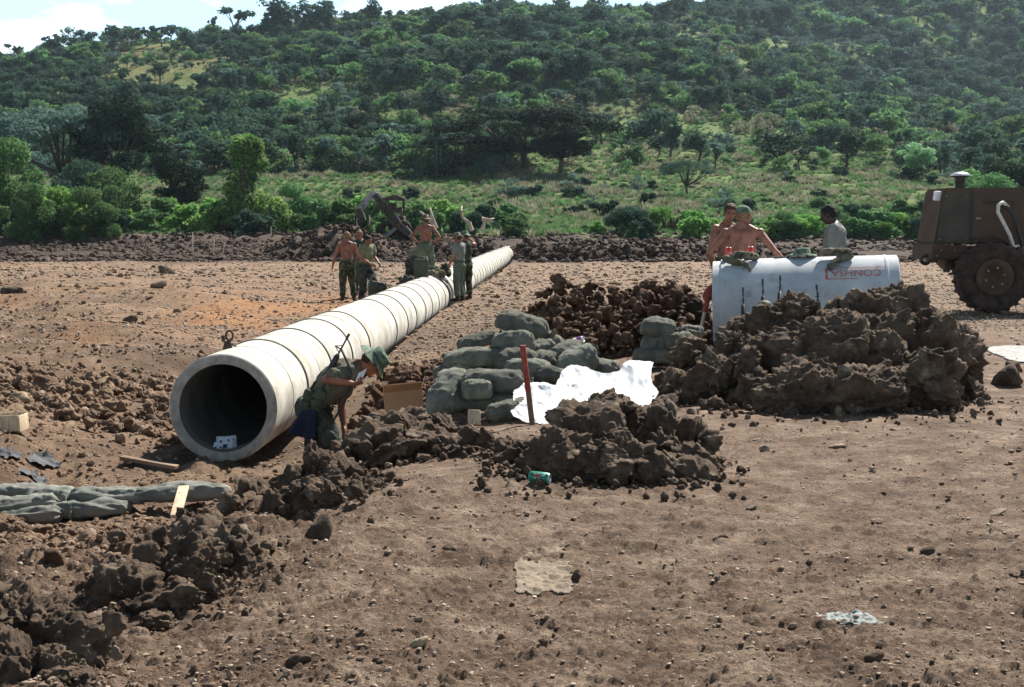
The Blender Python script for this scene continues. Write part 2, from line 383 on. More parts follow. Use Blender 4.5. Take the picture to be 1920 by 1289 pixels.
def attr_mix(name):
    pass
M = {}
def soil_material():
    m = bpy.data.materials.new('soil'); m.use_nodes = True; n = m.node_tree; b = n.nodes['Principled BSDF']; N = n.nodes.new; L = n.links.new
    geo = N('ShaderNodeNewGeometry'); pos = geo.outputs['Position']
    def noise(s, d=6, r=.62, st=None):
        z = N('ShaderNodeTexNoise'); z.inputs['Scale'].default_value = s; z.inputs['Detail'].default_value = d; z.inputs['Roughness'].default_value = r
        if st:
            mp = N('ShaderNodeMapping'); mp.inputs['Scale'].default_value = st; L(pos, mp.inputs[0]); L(mp.outputs[0], z.inputs[0])
        else: L(pos, z.inputs[0])
        return z.outputs[0]
    def ramp(s, st):
        r = N('ShaderNodeValToRGB'); e = r.color_ramp.elements
        while len(e) < len(st): e.new(.5)
        for q, (p, c) in zip(e, st): q.position = p; q.color = (*c, 1)
        L(s, r.inputs[0]); return r.outputs[0]
    def mix(f, a, c):
        x = N('ShaderNodeMixRGB')
        if hasattr(f, 'links'): L(f, x.inputs[0])
        else: x.inputs[0].default_value = f
        for k, v in ((1, a), (2, c)):
            if isinstance(v, tuple): x.inputs[k].default_value = (*v, 1)
            else: L(v, x.inputs[k])
        return x.outputs[0]
    def mul(a, k):
        q = N('ShaderNodeMath'); q.operation = 'MULTIPLY'; L(a, q.inputs[0])
        if hasattr(k, 'links'): L(k, q.inputs[1])
        else: q.inputs[1].default_value = k
        return q.outputs[0]
    def mr(s, a, c):
        q = N('ShaderNodeMapRange'); q.inputs[1].default_value = a; q.inputs[2].default_value = c; L(s, q.inputs[0]); return q.outputs[0]
    def at(nm): q = N('ShaderNodeAttribute'); q.attribute_name = nm; return q.outputs['Fac']
    mud = ramp(noise(3.2, 12, .74), [(.34, (.085, .050, .032)), (.46, (.175, .113, .076)), (.57, (.265, .185, .13)), (.68, (.42, .32, .235))])
    speck = mr(noise(60, 3, .5), .64, .70); mud = mix(mul(speck, .6), mud, (.50, .41, .32)); mud = mix(mul(mr(noise(26, 9, .75, (1, 2.2, 1)), .47, .40), .8), mud, (.06, .037, .026))
    pale = mr(noise(.55, 5), .56, .70); mud = mix(mul(pale, .5), mud, (.33, .25, .185))
    tanc = ramp(noise(2.6, 10, .72), [(.28, (.10, .058, .034)), (.45, (.20, .125, .078)), (.6, (.27, .185, .12)), (.75, (.38, .28, .19))])
    tanc = mix(mul(mr(noise(34, 3, .5), .62, .68), .4), tanc, (.50, .41, .30)); tanc = mix(mul(mr(noise(.45, 7, .68), .52, .42), .75), tanc, (.125, .078, .05)); tanc = mix(mul(mr(noise(12, 9, .75, (1, 1.6, 1)), .47, .40), .7), tanc, (.09, .052, .033))
    orgc = ramp(noise(4, 8), [(.3, (.22, .10, .04)), (.7, (.42, .22, .10))])
    c = mix(at('tan'), mud, tanc); c = mix(mul(at('org'), .75), c, orgc)
    c = mix(at('drk'), c, ramp(noise(2.2, 8), [(.35, (.02, .012, .009)), (.65, (.055, .034, .025))]))
    g = ramp(noise(.8, 8), [(.3, (.05, .075, .02)), (.5, (.095, .14, .035)), (.7, (.20, .22, .08))]); c = mix(at('grs'), c, g)
    L(c, b.inputs['Base Color']); b.inputs['Roughness'].default_value = .92; b.inputs['Specular IOR Level'].default_value = .2
    bp = N('ShaderNodeBump'); bp.inputs['Strength'].default_value = .9; bp.inputs['Distance'].default_value = .045
    L(noise(38, 9, .75), bp.inputs['Height'])
    bp2 = N('ShaderNodeBump'); bp2.inputs['Strength'].default_value = .6; bp2.inputs['Distance'].default_value = .1; L(noise(7, 8, .7), bp2.inputs['Height']); L(bp2.outputs[0], bp.inputs['Normal'])
    L(bp.outputs[0], b.inputs['Normal']); return m
def hill_material():
    m = bpy.data.materials.new('hill_grass'); m.use_nodes = True; n = m.node_tree; b = n.nodes['Principled BSDF']; N = n.nodes.new; L = n.links.new
    geo = N('ShaderNodeNewGeometry')
    def noise(s, d=7, r=.65):
        z = N('ShaderNodeTexNoise'); z.inputs['Scale'].default_value = s; z.inputs['Detail'].default_value = d; z.inputs['Roughness'].default_value = r; L(geo.outputs['Position'], z.inputs[0]); return z.outputs[0]
    r1 = N('ShaderNodeValToRGB'); L(noise(.16), r1.inputs[0]); e = r1.color_ramp.elements; e[0].position = .32; e[0].color = (.06, .09, .035, 1); e[1].position = .7; e[1].color = (.22, .27, .10, 1)
    e.new(.5).color = (.12, .17, .06, 1)
    r2 = N('ShaderNodeValToRGB'); L(noise(.5), r2.inputs[0]); e = r2.color_ramp.elements; e[0].position = .35; e[0].color = (.08, .09, .03, 1); e[1].position = .66; e[1].color = (.21, .19, .075, 1)
    at = N('ShaderNodeAttribute'); at.attribute_name = 'dry'; x = N('ShaderNodeMixRGB'); L(at.outputs['Fac'], x.inputs[0]); L(r1.outputs[0], x.inputs[1]); L(r2.outputs[0], x.inputs[2])
    L(x.outputs[0], b.inputs['Base Color']); b.inputs['Roughness'].default_value = 1; b.inputs['Specular IOR Level'].default_value = .1
    bp = N('ShaderNodeBump'); bp.inputs['Strength'].default_value = 1; bp.inputs['Distance'].default_value = .7; L(noise(1.2, 8, .75), bp.inputs['Height']); L(bp.outputs[0], b.inputs['Normal']); return m
M['ground'] = soil_material(); M['hills'] = hill_material()
build_ground()
# ================================================================== MATERIALS
M['clay'] = mat('dark_clay', (.05, .032, .022), (.175, .122, .083), 6, .95, 1, 30, 9, .3, .68, c3=(.34, .27, .20), s3=4.5, lo3=.56, hi3=.74, bdist=.045)
M['soil_heap'] = mat('brown_soil', (.055, .028, .017), (.15, .088, .053), 9, .95, 1, 60, 8, .35, .65, bdist=.02)
M['spoil'] = mat('dark_spoil', (.034, .022, .017), (.11, .073, .054), 2, .95, 1, 12, 8, .35, .68, bdist=.05)
M['stone'] = mat('stone', (.13, .085, .058), (.33, .25, .18), 6, .9, .6, 40, 6, objrand=.3)
M['pebble'] = mat('pebbles', (.13, .085, .055), (.52, .43, .33), 14, .9, .4, 60, 4, .38, .66)
M['chip'] = mat('brown_clay_chips', (.08, .05, .034), (.32, .235, .17), 10, .95, .3, 60, 4, .4, .62)
M['rub_dk'] = mat('brown_rubble', (.085, .05, .032), (.24, .16, .105), 4, .95, .9, 50, 8, .35, .65, c3=(.36, .27, .19), s3=5, lo3=.58, hi3=.7, bdist=.02)
M['rub'] = mat('tan_rubble', (.10, .058, .034), (.27, .18, .115), 3, .95, .8, 60, 8, .35, .65, bdist=.02)
M['concrete'] = mat('concrete', (.28, .26, .22), (.54, .52, .46), 2.2, .85, .5, 60, 10, .32, .62, c3=(.26, .22, .17), s3=3.4, lo3=.54, hi3=.74, bdist=.006)
M['concrete_blue'] = mat('grey_concrete', (.33, .35, .37), (.50, .52, .53), 3.2, .85, .5, 70, 8, .3, .7, c3=(.20, .21, .22), s3=7, lo3=.56, hi3=.8, bdist=.006)
M['film'] = mat('grey_plastic_film', (.03, .03, .034), (.075, .08, .09), 8, .8, .4, 30, spec=.3)
M['bore'] = mat('shade_toned_bore', (.10, .095, .085), (.17, .16, .145), 3, .95, .3, 50)  # bore concrete coloured darker to carry the deep shade inside the pipe
M['rim'] = mat('chipped_rim', (.24, .225, .20), (.42, .40, .36), 9, .95, .8, 60, 8, bdist=.012)
M['joint'] = mat('joint_mortar', (.06, .055, .05), (.16, .15, .13), 8, .95, .5)
M['stencil'] = mat('red_stencil_paint', (.42, .07, .04), (.52, .22, .17), 18, .9, .1, lo=.35, hi=.7)
M['burlap'] = mat('sandbag_cloth', (.085, .088, .07), (.17, .17, .14), 8, .95, .8, 90, 6, bdist=.014, objrand=.25, c3=(.22, .195, .15), s3=5, lo3=.52, hi3=.75)
M['burlap_blue'] = mat('wet_sandbag_cloth', (.11, .115, .10), (.21, .215, .19), 5, .9, .5, 120, 6, bdist=.006, objrand=.12, c3=(.22, .19, .15), s3=5, lo3=.52, hi3=.78)
M['wood'] = mat('bare_wood', (.38, .28, .18), (.62, .50, .36), 5, .8, .3, 30, 6, stretch=(8, 8, 1))
M['wood_dk'] = mat('weathered_wood', (.14, .09, .06), (.27, .19, .13), 5, .85, .3, 30, 6)
M['card'] = mat('cardboard', (.40, .22, .11), (.50, .30, .16), 3, .9, .1)
M['card_in'] = mat('cardboard_pale', (.72, .55, .36), (.80, .64, .44), 3, .9, .1)
M['redpaint'] = mat('faded_red_paint', (.20, .035, .025), (.30, .085, .06), 12, .8, .2)
M['black'] = mat('black_metal', (.012, .012, .013), (.03, .03, .032), 20, .5, .1, spec=.4)
M['gunmetal'] = mat('gun_metal', (.022, .022, .025), (.045, .045, .05), 20, .45, .1, spec=.5)
M['olive_metal'] = mat('olive_metal', (.045, .052, .032), (.075, .085, .055), 12, .65, .2)
M['steel'] = mat('dull_steel', (.16, .14, .12), (.3, .28, .25), 8, .55, .3, metal=.6)
M['canvas'] = mat('olive_canvas', (.045, .055, .035), (.09, .105, .07), 9, .95, .4, 60, 6)
M['navy'] = mat('dark_blue_cloth', (.008, .012, .030), (.018, .027, .055), 8, .9, .3)
M['white'] = mat('white_paint', (.72, .72, .70), (.82, .82, .8), 8, .6, .1)
M['grey_hose'] = mat('pale_hose', (.45, .42, .38), (.6, .56, .5), 12, .7, .1)
M['green_can'] = mat('green_can', (.01, .13, .085), (.015, .2, .13), 10, .35, .1, metal=.3, spec=.5)
M['red_can'] = mat('red_can', (.5, .02, .015), (.62, .05, .035), 10, .35, .1, metal=.2, spec=.5)
M['alu'] = mat('aluminium', (.6, .6, .6), (.75, .75, .76), 10, .3, .1, metal=.9)
M['foil'] = mat('silver_foil', (.45, .55, .65), (.75, .8, .85), 12, .4, .3, spec=.5)
M['ink'] = mat('dark_blue_print', (.01, .02, .07), (.02, .04, .12), 10, .5)
M['purple'] = mat('purple_print', (.25, .06, .28), (.3, .1, .35), 10, .5)
M['rubber'] = mat('muddy_rubber', (.02, .014, .012), (.07, .045, .035), 7, .95, .6, 40)
M['yellowrust'] = mat('muddy_tan_paint', (.055, .033, .021), (.095, .06, .038), 3, .8, .3, 30, 8, c3=(.075, .05, .04), s3=2.2, lo3=.5, hi3=.7)
M['greyrust'] = mat('worn_grey_paint', (.045, .038, .03), (.07, .06, .047), 4, .8, .2)
M['machine_dk'] = mat('muddy_machine', (.03, .023, .02), (.10, .075, .062), 5, .9, .5, 30)
M['cabsteel'] = mat('scraped_steel', (.12, .10, .10), (.34, .30, .30), 3, .6, .3, 20, 6)
M['bark'] = mat('bark', (.03, .022, .016), (.09, .07, .05), 4, .95, .6, 20)
M['deadwood'] = mat('dead_wood', (.32, .24, .17), (.55, .45, .35), 4, .9, .3, 20)
M['claypatch'] = mat('pale_clay', (.16, .125, .09), (.235, .19, .14), 6, .95, .4, 60, 8, c3=(.20, .155, .11), s3=7, lo3=.55, hi3=.7)
M['palegrey'] = mat('pale_dried_scum', (.15, .17, .16), (.28, .31, .30), 9, .7, .6, 30, 8)

# ================================================================== ROCKS, CLODS, HEAPS
def facets(d, rng, k=9, lo=.62, hi=.95):
    n = rng.normal(size=(k, 3)); n /= np.linalg.norm(n, axis=1)[:, None]; h = rng.uniform(lo, hi, k)
    dn = d@n.T; r = np.where(dn > .05, h/np.maximum(dn, .05), 9); return np.minimum(r.min(1), 1.0)
def lump(c, rad, seed, sub=5, rough=1.0, k=9, flat=0, ws=1.0):
    """a broken clod: a faceted ball, torn by noise"""
    rng = np.random.default_rng(seed); d, f = ico(sub); rad = np.array(rad if np.ndim(rad) else [rad]*3, float); Rm = rad.mean()
    r = facets(d, rng, k+5, .55, .92)
    r = r*(1+rough*(.22*fbm(d*1.5+seed*.37, 3, seed) + .10*fbm(d*3.3+seed, 3, seed+1, .6, True)))
    Q = np.array(Euler(rng.uniform(-.5, .5, 3)).to_matrix())
    v = (d*r[:, None]*rad)@Q.T+np.array(c)
    kk = min(1, Rm/.10)*ws*rough
    disp = kk*(.030*fbm(v*8/ws, 2, 5, .5, True) + .020*fbm(v*30/ws, 3, 6, .7) - .03)
    if sub > 3: disp += kk*(.042*worley(v*11/ws+seed, 3) + .030*worley(v*27/ws, 4))
    return v+d*disp[:, None], f
def rock_arr(seed, sub=2):
    rng = np.random.default_rng(seed); d, f = ico(sub); r = facets(d, rng, 8, .5, .9)
    return d*r[:, None]*np.array([1, rng.uniform(.6, .95), rng.uniform(.4, .8)]), f
MOUND = []
def heap(name, label, mt, lumps, crumbs=0, area=None, cat='mud heap', sub_for=lambda r: 6 if r > .24 else 5 if r > .10 else 4, rough=1.0, ws=1.0, cs=(.012, .05), big=0):
    rng = np.random.default_rng(len(label)); a = A(); parts = []
    while MOUND: a.add(*MOUND.pop())
    for i, (px, Y, z, rx, ry, rz) in enumerate(lumps):
        g_ = (1.18 if ws < 1 else 1.13) if big else 1
        rx, ry, rz = rx*g_, ry*g_, rz*g_
        p = P(px, HOR, Y); v, f = lump((p[0], Y, z), (rx, ry, rz), i*7+len(label)*13, sub_for(max(rx, rz)/ws), rough, ws=ws)
        if i < big: parts.append((v, f))
        else: a.add(v, f)
    if crumbs:
        T = [lump((0, 0, 0), (1, .85, .75), 900+k, 3, .9, ws=6)  for k in range(8)]
        x0, x1, y0, y1 = area; allv = np.concatenate(a.v+[q[0] for q in parts]); XY = []
        for k in range(crumbs):
            if rng.random() < .7: q = allv[rng.integers(len(allv))]; x, y = q[0]+rng.normal()*.1*ws, q[1]+rng.normal()*.12*ws
            else: x, y = rng.uniform(x0, x1), rng.uniform(y0, y1)
            XY.append((x, y, cs[0]+(cs[1]-cs[0])*rng.random()**3, rng.random()))
        XY = np.array(XY); zz = ground_z(XY[:, 0], XY[:, 1])
        for k, (x, y, s, q) in enumerate(XY): v, f = T[k % 8]; a.add(v@np.array(Euler((q*5, q*9, q*17)).to_matrix()).T*s+np.array([x, y, zz[k]+s*.2+.02*ws*q]), f)
    if not parts: return tag(obj(name, a, mt), label, cat)
    c = parts[0][0].mean(0); root = thing(name, label, cat, (c[0], c[1], bz(c[0], c[1])))
    for v, f in parts: obj('clod', A().add(v, f), mt, root)
    o = obj('loose_crumbs', a, mt, root); o['kind'] = 'stuff'; return root
def gen_lumps(cx, cY, w, dY, h, n, seed, rmin=.06, rmax=.2, prof=None, zb=None):
    """fill a mound outline with clods: cx,w in metres, prof(u)=relative height"""
    rng = np.random.default_rng(seed); out = []; gx = np.linspace(cx-w/2, cx+w/2, 12); gy = np.linspace(cY-dY/2, cY+dY/2, 6); GB = np.array([base_z(gx, gx*0+y_) for y_ in gy])
    for i in range(n):
        u = rng.uniform(-1, 1); q = rng.uniform(-1, 1); top = (prof(u) if prof else 1-u*u)*h*(1-.75*q*q)
        r = rmin+(rmax-rmin)*rng.random()**1.6; zz = rng.uniform(.1, 1)**.6*top; b = GB[int(round((q+1)*2.5)), int(round((u+1)*5.5))]
        out.append((cx+u*w/2, cY+q*dY/2, b+max(zz-r*.5, 0), r*rng.uniform(.8, 1.3), r*rng.uniform(.8, 1.3), r*rng.uniform(.7, 1.1)))
    return out
def heapx(name, label, mt, L_, **k):
    """lumps already in metres"""
    return heap(name, label, mt, [(960+l[0]/l[1]*FPX/math.cos(PITCH), *l[1:]) for l in L_], **k)
def atpx(px, py, Y, rx, ry, rz): p = P(px, py, Y); return (p[0], p[1], p[2], rx, ry, rz)

# --- the great heap at the right (in front of the lying pipe)
L1 = [atpx(1655, 570, 12.4, .18, .16, .17), atpx(1690, 552, 12.5, .09, .09, .09), atpx(1640, 556, 12.4, .09, .09, .08), atpx(1625, 605, 12.3, .25, .22, .22), atpx(1690, 600, 12.4, .25, .25, .25),
      atpx(1500, 590, 12.6, .22, .2, .16), atpx(1555, 615, 12.4, .2, .2, .2), atpx(1450, 615, 12.5, .22, .2, .18), atpx(1395, 625, 12.6, .16, .15, .14),
      atpx(1550, 680, 11.6, .42, .3, .40), atpx(1450, 680, 11.9, .25, .25, .25), atpx(1635, 660, 11.9, .4, .3, .35), atpx(1740, 650, 12.0, .35, .3, .33),
      atpx(1795, 665, 12.0, .2, .4, .22), atpx(1720, 725, 11.2, .32, .3, .26), atpx(1600, 745, 11.0, .33, .3, .24), atpx(1500, 745, 11.0, .32, .25, .24),
      atpx(1375, 665, 12.2, .2, .18, .22), atpx(1290, 665, 12.3, .14, .14, .17), atpx(1345, 715, 11.7, .26, .22, .22), atpx(1410, 740, 11.4, .16, .2, .18),
      atpx(1270, 725, 11.9, .17, .17, .13), atpx(1655, 700, 11.4, .28, .25, .3), atpx(1560, 740, 11.0, .25, .2, .25),
      atpx(1335, 770, 11.2, .09, .09, .1), atpx(1400, 690, 11.6, .13, .13, .14), atpx(1250, 760, 11.4, .1, .1, .06), atpx(1460, 790, 10.8, .1, .1, .05)]
B1 = len(L1)
rng = np.random.default_rng(4)
for i in range(150):
    px = rng.uniform(1230, 1850); top = np.interp(px, [1230, 1290, 1400, 1500, 1600, 1660, 1700, 1780, 1850], [715, 645, 600, 565, 590, 520, 570, 610, 690])
    q = rng.random(); py = top+22+(790-top)*q; r = .035+.11*rng.random()**2; L1.append(atpx(px, min(py, 790), 12.7-1.6*q-.1*rng.random(), r, r, r*rng.uniform(.7, 1.1)))
heapx('mud_heap', 'largest heap of dark broken clay, in front of the lying grey pipe', M['clay'], L1, crumbs=900, area=(1.0, 3.9, 10.2, 12.2), rough=1.25, big=B1)
# pale cut face of one clod
# --- middle heap
L2 = [atpx(1130, 775, 8.9, .21, .2, .13), atpx(1095, 795, 8.5, .2, .17, .13), atpx(1120, 830, 8.3, .24, .2, .16), atpx(1235, 820, 8.5, .10, .14, .19), atpx(1245, 850, 8.3, .12, .15, .16),
      atpx(1060, 855, 8.1, .22, .17, .15), atpx(1150, 865, 8.0, .22, .17, .14), atpx(1190, 800, 8.8, .14, .15, .14), atpx(1285, 830, 8.7, .14, .14, .13), atpx(1325, 835, 8.6, .08, .08, .08),
      atpx(975, 850, 8.6, .13, .12, .09), atpx(1010, 870, 8.2, .13, .12, .09), atpx(1290, 885, 8.1, .2, .15, .07), atpx(1210, 880, 8.0, .14, .13, .12), atpx(935, 900, 8.0, .05, .06, .07),
      atpx(1120, 752, 8.9, .05, .05, .07), atpx(1300, 865, 8.4, .15, .1, .07)]
B2 = len(L2)
for i in range(70):
    px = rng.uniform(930, 1350); top = np.interp(px, [930, 1000, 1050, 1125, 1200, 1300, 1350], [850, 815, 770, 750, 785, 820, 870]); q = rng.random()
    r = .02+.05*rng.random()**2; L2.append(atpx(px, top+12+(910-top)*q, 8.9-1.0*q, r, r, r))
heapx('mud_heap', 'medium heap of dark clay chunks beside the green drink can', M['clay'], L2, crumbs=450, area=(-.2, 1.3, 7.4, 8.8), rough=1.2, big=B2)
# --- dark mound right of the bending soldier
L3 = [atpx(760, 815, 9.6, .26, .25, .13), atpx(700, 830, 9.4, .17, .2, .12), atpx(810, 825, 9.5, .2, .2, .12), atpx(735, 850, 9.2, .22, .2, .07), atpx(860, 845, 9.3, .16, .16, .07), atpx(900, 835, 9.5, .13, .13, .05),
      atpx(770, 790, 9.9, .13, .13, .07), atpx(830, 795, 9.9, .1, .1, .06), atpx(650, 850, 9.3, .09, .12, .05)]
B3 = len(L3)
for i in range(40): L3.append(atpx(rng.uniform(660, 940), rng.uniform(805, 870), rng.uniform(9.0, 9.8), *(3*[.02+.05*rng.random()**2])))
heapx('mud_heap', 'low dark mound of damp clay right of the bending soldier', M['clay'], L3, crumbs=300, area=(-1.1, 0, 8.8, 10), rough=1.0, big=B3)
# --- ridge of clods running down to the left corner
L4 = [atpx(595, 900, 7.5, .14, .13, .16), atpx(640, 905, 7.6, .13, .12, .13), atpx(575, 945, 7.2, .13, .13, .13), atpx(545, 925, 7.4, .09, .1, .12), atpx(660, 925, 7.5, .12, .12, .09), atpx(620, 945, 7.2, .1, .12, .12),
      atpx(520, 965, 7.1, .08, .1, .1), atpx(700, 910, 7.8, .1, .1, .06), atpx(470, 930, 7.8, .12, .12, .05), atpx(450, 960, 7.5, .12, .12, .05), atpx(610, 870, 7.7, .06, .06, .06), atpx(585, 875, 7.6, .05, .05, .05)]
B4 = len(L4)
for i in range(35): L4.append(atpx(rng.uniform(430, 730), rng.uniform(900, 985), rng.uniform(7.0, 7.8), *(3*[.015+.04*rng.random()**2])))
heapx('mud_heap', 'jagged clay clods piled in front of the bending soldier legs', M['clay'], L4, cs=(.006, .028), crumbs=240, area=(-1.5, -.6, 6.6, 8), rough=1.3, ws=.7, big=B4)
L5 = [atpx(355, 1085, 5.6, .16, .14, .12), atpx(230, 1115, 5.4, .13, .12, .09), atpx(330, 1130, 5.3, .12, .12, .09), atpx(420, 1050, 5.9, .13, .12, .13), atpx(370, 1030, 6.1, .12, .12, .13), atpx(290, 1050, 6.0, .09, .1, .11),
      atpx(450, 1085, 5.7, .09, .09, .09), atpx(475, 1040, 6.1, .08, .1, .09), atpx(210, 1090, 5.5, .08, .09, .07), atpx(300, 1165, 5.1, .06, .08, .03), atpx(410, 1000, 6.3, .1, .1, .09), atpx(345, 995, 6.4, .07, .07, .10)]
B5 = len(L5)
for i in range(50): L5.append(atpx(rng.uniform(180, 500), rng.uniform(1000, 1170), rng.uniform(5.2, 6.2), *(3*[.012+.04*rng.random()**2])))
heapx('mud_heap', 'heap of dark clay boulders below the pale board at left', M['clay'], L5, cs=(.006, .026), crumbs=260, area=(-1.7, -.8, 4.9, 6.4), rough=1.3, ws=.65, big=B5)
L6 = [atpx(125, 1215, 4.6, .155, .16, .155), atpx(60, 1180, 4.7, .13, .13, .10), atpx(10, 1190, 4.6, .12, .12, .12), atpx(20, 1260, 4.4, .13, .13, .10), atpx(-40, 1230, 4.4, .15, .15, .15), atpx(200, 1210, 4.8, .045, .06, .06),
      atpx(90, 1275, 4.4, .13, .1, .1), atpx(-60, 1150, 4.8, .15, .15, .12), atpx(40, 1150, 4.9, .1, .1, .05)]
B6 = len(L6)
for i in range(24): L6.append(atpx(rng.uniform(-60, 230), rng.uniform(1160, 1300), rng.uniform(4.3, 4.9), *(3*[.01+.03*rng.random()**2])))
heapx('mud_heap', 'closest clay boulder cluster in the lower left corner', M['clay'], L6, cs=(.005, .02), crumbs=110, area=(-1.8, -1.1, 4.0, 5), rough=1.25, ws=.55, big=B6)
# --- brown soil heap behind the sandbags, dark one by the shovel
prof = lambda u: np.interp(u, [-1, -.65, -.35, 0, .3, .65, 1], [.12, .62, .98, .75, .72, .8, .1])
heapx('soil_heap', 'reddish brown crumbly soil heap behind the sandbags', M['soil_heap'], gen_lumps((1128-960)/FPX*18.0, 18.0, 3.0, 2.6, 1.08, 950, 8, .03, .105, prof), crumbs=1500, area=(-.2, 2.5, 16.6, 19), cat='soil heap', rough=1.1, sub_for=lambda r: 4 if r > .08 else 3, cs=(.02, .06))
heapx('soil_heap', 'small black soil heap at the left end of the grey pipe', M['spoil'], gen_lumps((1292-960)/FPX*17.6, 17.6, .75, 1.2, .62, 110, 9, .05, .14), crumbs=200, area=(1.6, 2.7, 16.6, 18), cat='soil heap', rough=1.2, sub_for=lambda r: 4 if r > .08 else 3, cs=(.02, .05))
# --- soil banked beside the pipe
heapx('soil_heap', 'brown rubble bank between pipe line and sandbags', M['soil_heap'], gen_lumps(X(800, 16), 16.0, 1.3, 5.5, .22, 260, 12, .03, .13, lambda u: 1-.5*u), crumbs=1200, area=(-1.8, .2, 13, 20), cat='soil heap', rough=1.2, sub_for=lambda r: 4 if r > .09 else 3, cs=(.02, .07))
heapx('soil_heap', 'spilled brown rubble in front of the sandbag pile gap', M['soil_heap'], gen_lumps(X(775, 13.9), 13.9, .9, 1.6, .22, 90, 14, .03, .11), crumbs=300, area=(-1.6, -.4, 13, 14.8), cat='soil heap', rough=1.2, sub_for=lambda r: 4 if r > .09 else 3, cs=(.015, .05))
heapx('rubble_bank', 'long low bank of dark brown rubble on the left slope', M['rub_dk'], gen_lumps(X(165, 17), 17.2, 3.6, 5.0, .16, 620, 15, .025, .13, lambda u: .8-.3*u), crumbs=1400, area=(-6.5, -2.6, 14.2, 20.5), cat='rubble bank', rough=1.1, sub_for=lambda r: 4 if r > .08 else 3, cs=(.015, .05))
heapx('rubble_bank', 'brown rubble strewn between the low sandbag row and the clay boulders', M['rub_dk'], gen_lumps(X(200, 8.2), 8.2, 2.4, 2.3, .10, 420, 16, .012, .065, lambda u: .8), crumbs=1500, area=(-3.4, -1.3, 6.6, 9.6), cat='rubble bank', rough=1.1, sub_for=lambda r: 4 if r > .04 else 3, cs=(.006, .028), ws=.8)
# --- far spoil banks
def farheap(label, cx, Y, wpx, h, dY, n, seed, prof=None, rm=(.07, .26)):
    w_ = wpx/FPX*Y; x_, g_ = np.meshgrid(np.linspace(-1, 1, 90), np.linspace(-1, 1, 40)); pf = np.array([(prof(u) if prof else 1-u*u) for u in x_.ravel()]).reshape(x_.shape); X_ = X(cx, Y)+x_*w_/2; Y_ = Y+g_*dY/2
    z_ = base_z(X_.ravel(), Y_.ravel()).reshape(X_.shape)-.15+pf*h*(1-g_**2)*.85*sstep(1, .93, np.abs(x_))*(1+.35*fbm(p3(X_.ravel()/.8, Y_.ravel()/.8), 4, seed).reshape(X_.shape)); id_ = np.arange(3600).reshape(40, 90)
    MOUND.append((np.stack([X_, Y_, z_], 2).reshape(-1, 3), np.stack([id_[:-1, :-1], id_[:-1, 1:], id_[1:, 1:], id_[1:, :-1]], 2).reshape(-1, 4)))
    heapx('spoil_bank', label, M['spoil'], gen_lumps(X(cx, Y), Y, w_, dY, h, int(n*3.4), seed, rm[0], rm[1], prof), crumbs=0, cat='spoil bank', rough=1.2, sub_for=lambda r: 3, ws=1.6)
farheap('dark spoil mound under the backhoe', 635, 84, 260, 2.2, 7, 300, 21, lambda u: np.interp(u, [-1, -.5, 0, .6, 1], [.35, .8, 1, .75, .2]))
farheap('dark spoil bank between standing men and pipe end', 880, 86, 260, 1.5, 5, 260, 22, lambda u: np.interp(u, [-1, -.2, .5, 1], [.7, 1, .8, .25]))
farheap('steep dark spoil bank right of the far pipe end', 1120, 82, 300, 1.5, 5, 320, 23, lambda u: np.interp(u, [-1, -.85, 0, 1], [.75, 1, .85, .8]))
farheap('long dark spoil bank behind the shirtless men', 1400, 88, 420, 1.35, 5, 260, 24, lambda u: np.interp(u, [-1, -.5, 0, 1], [1, .9, .75, .3]))
farheap('low dark spoil bank along the left field edge', 230, 112, 760, .9, 5, 300, 25, lambda u: .8)

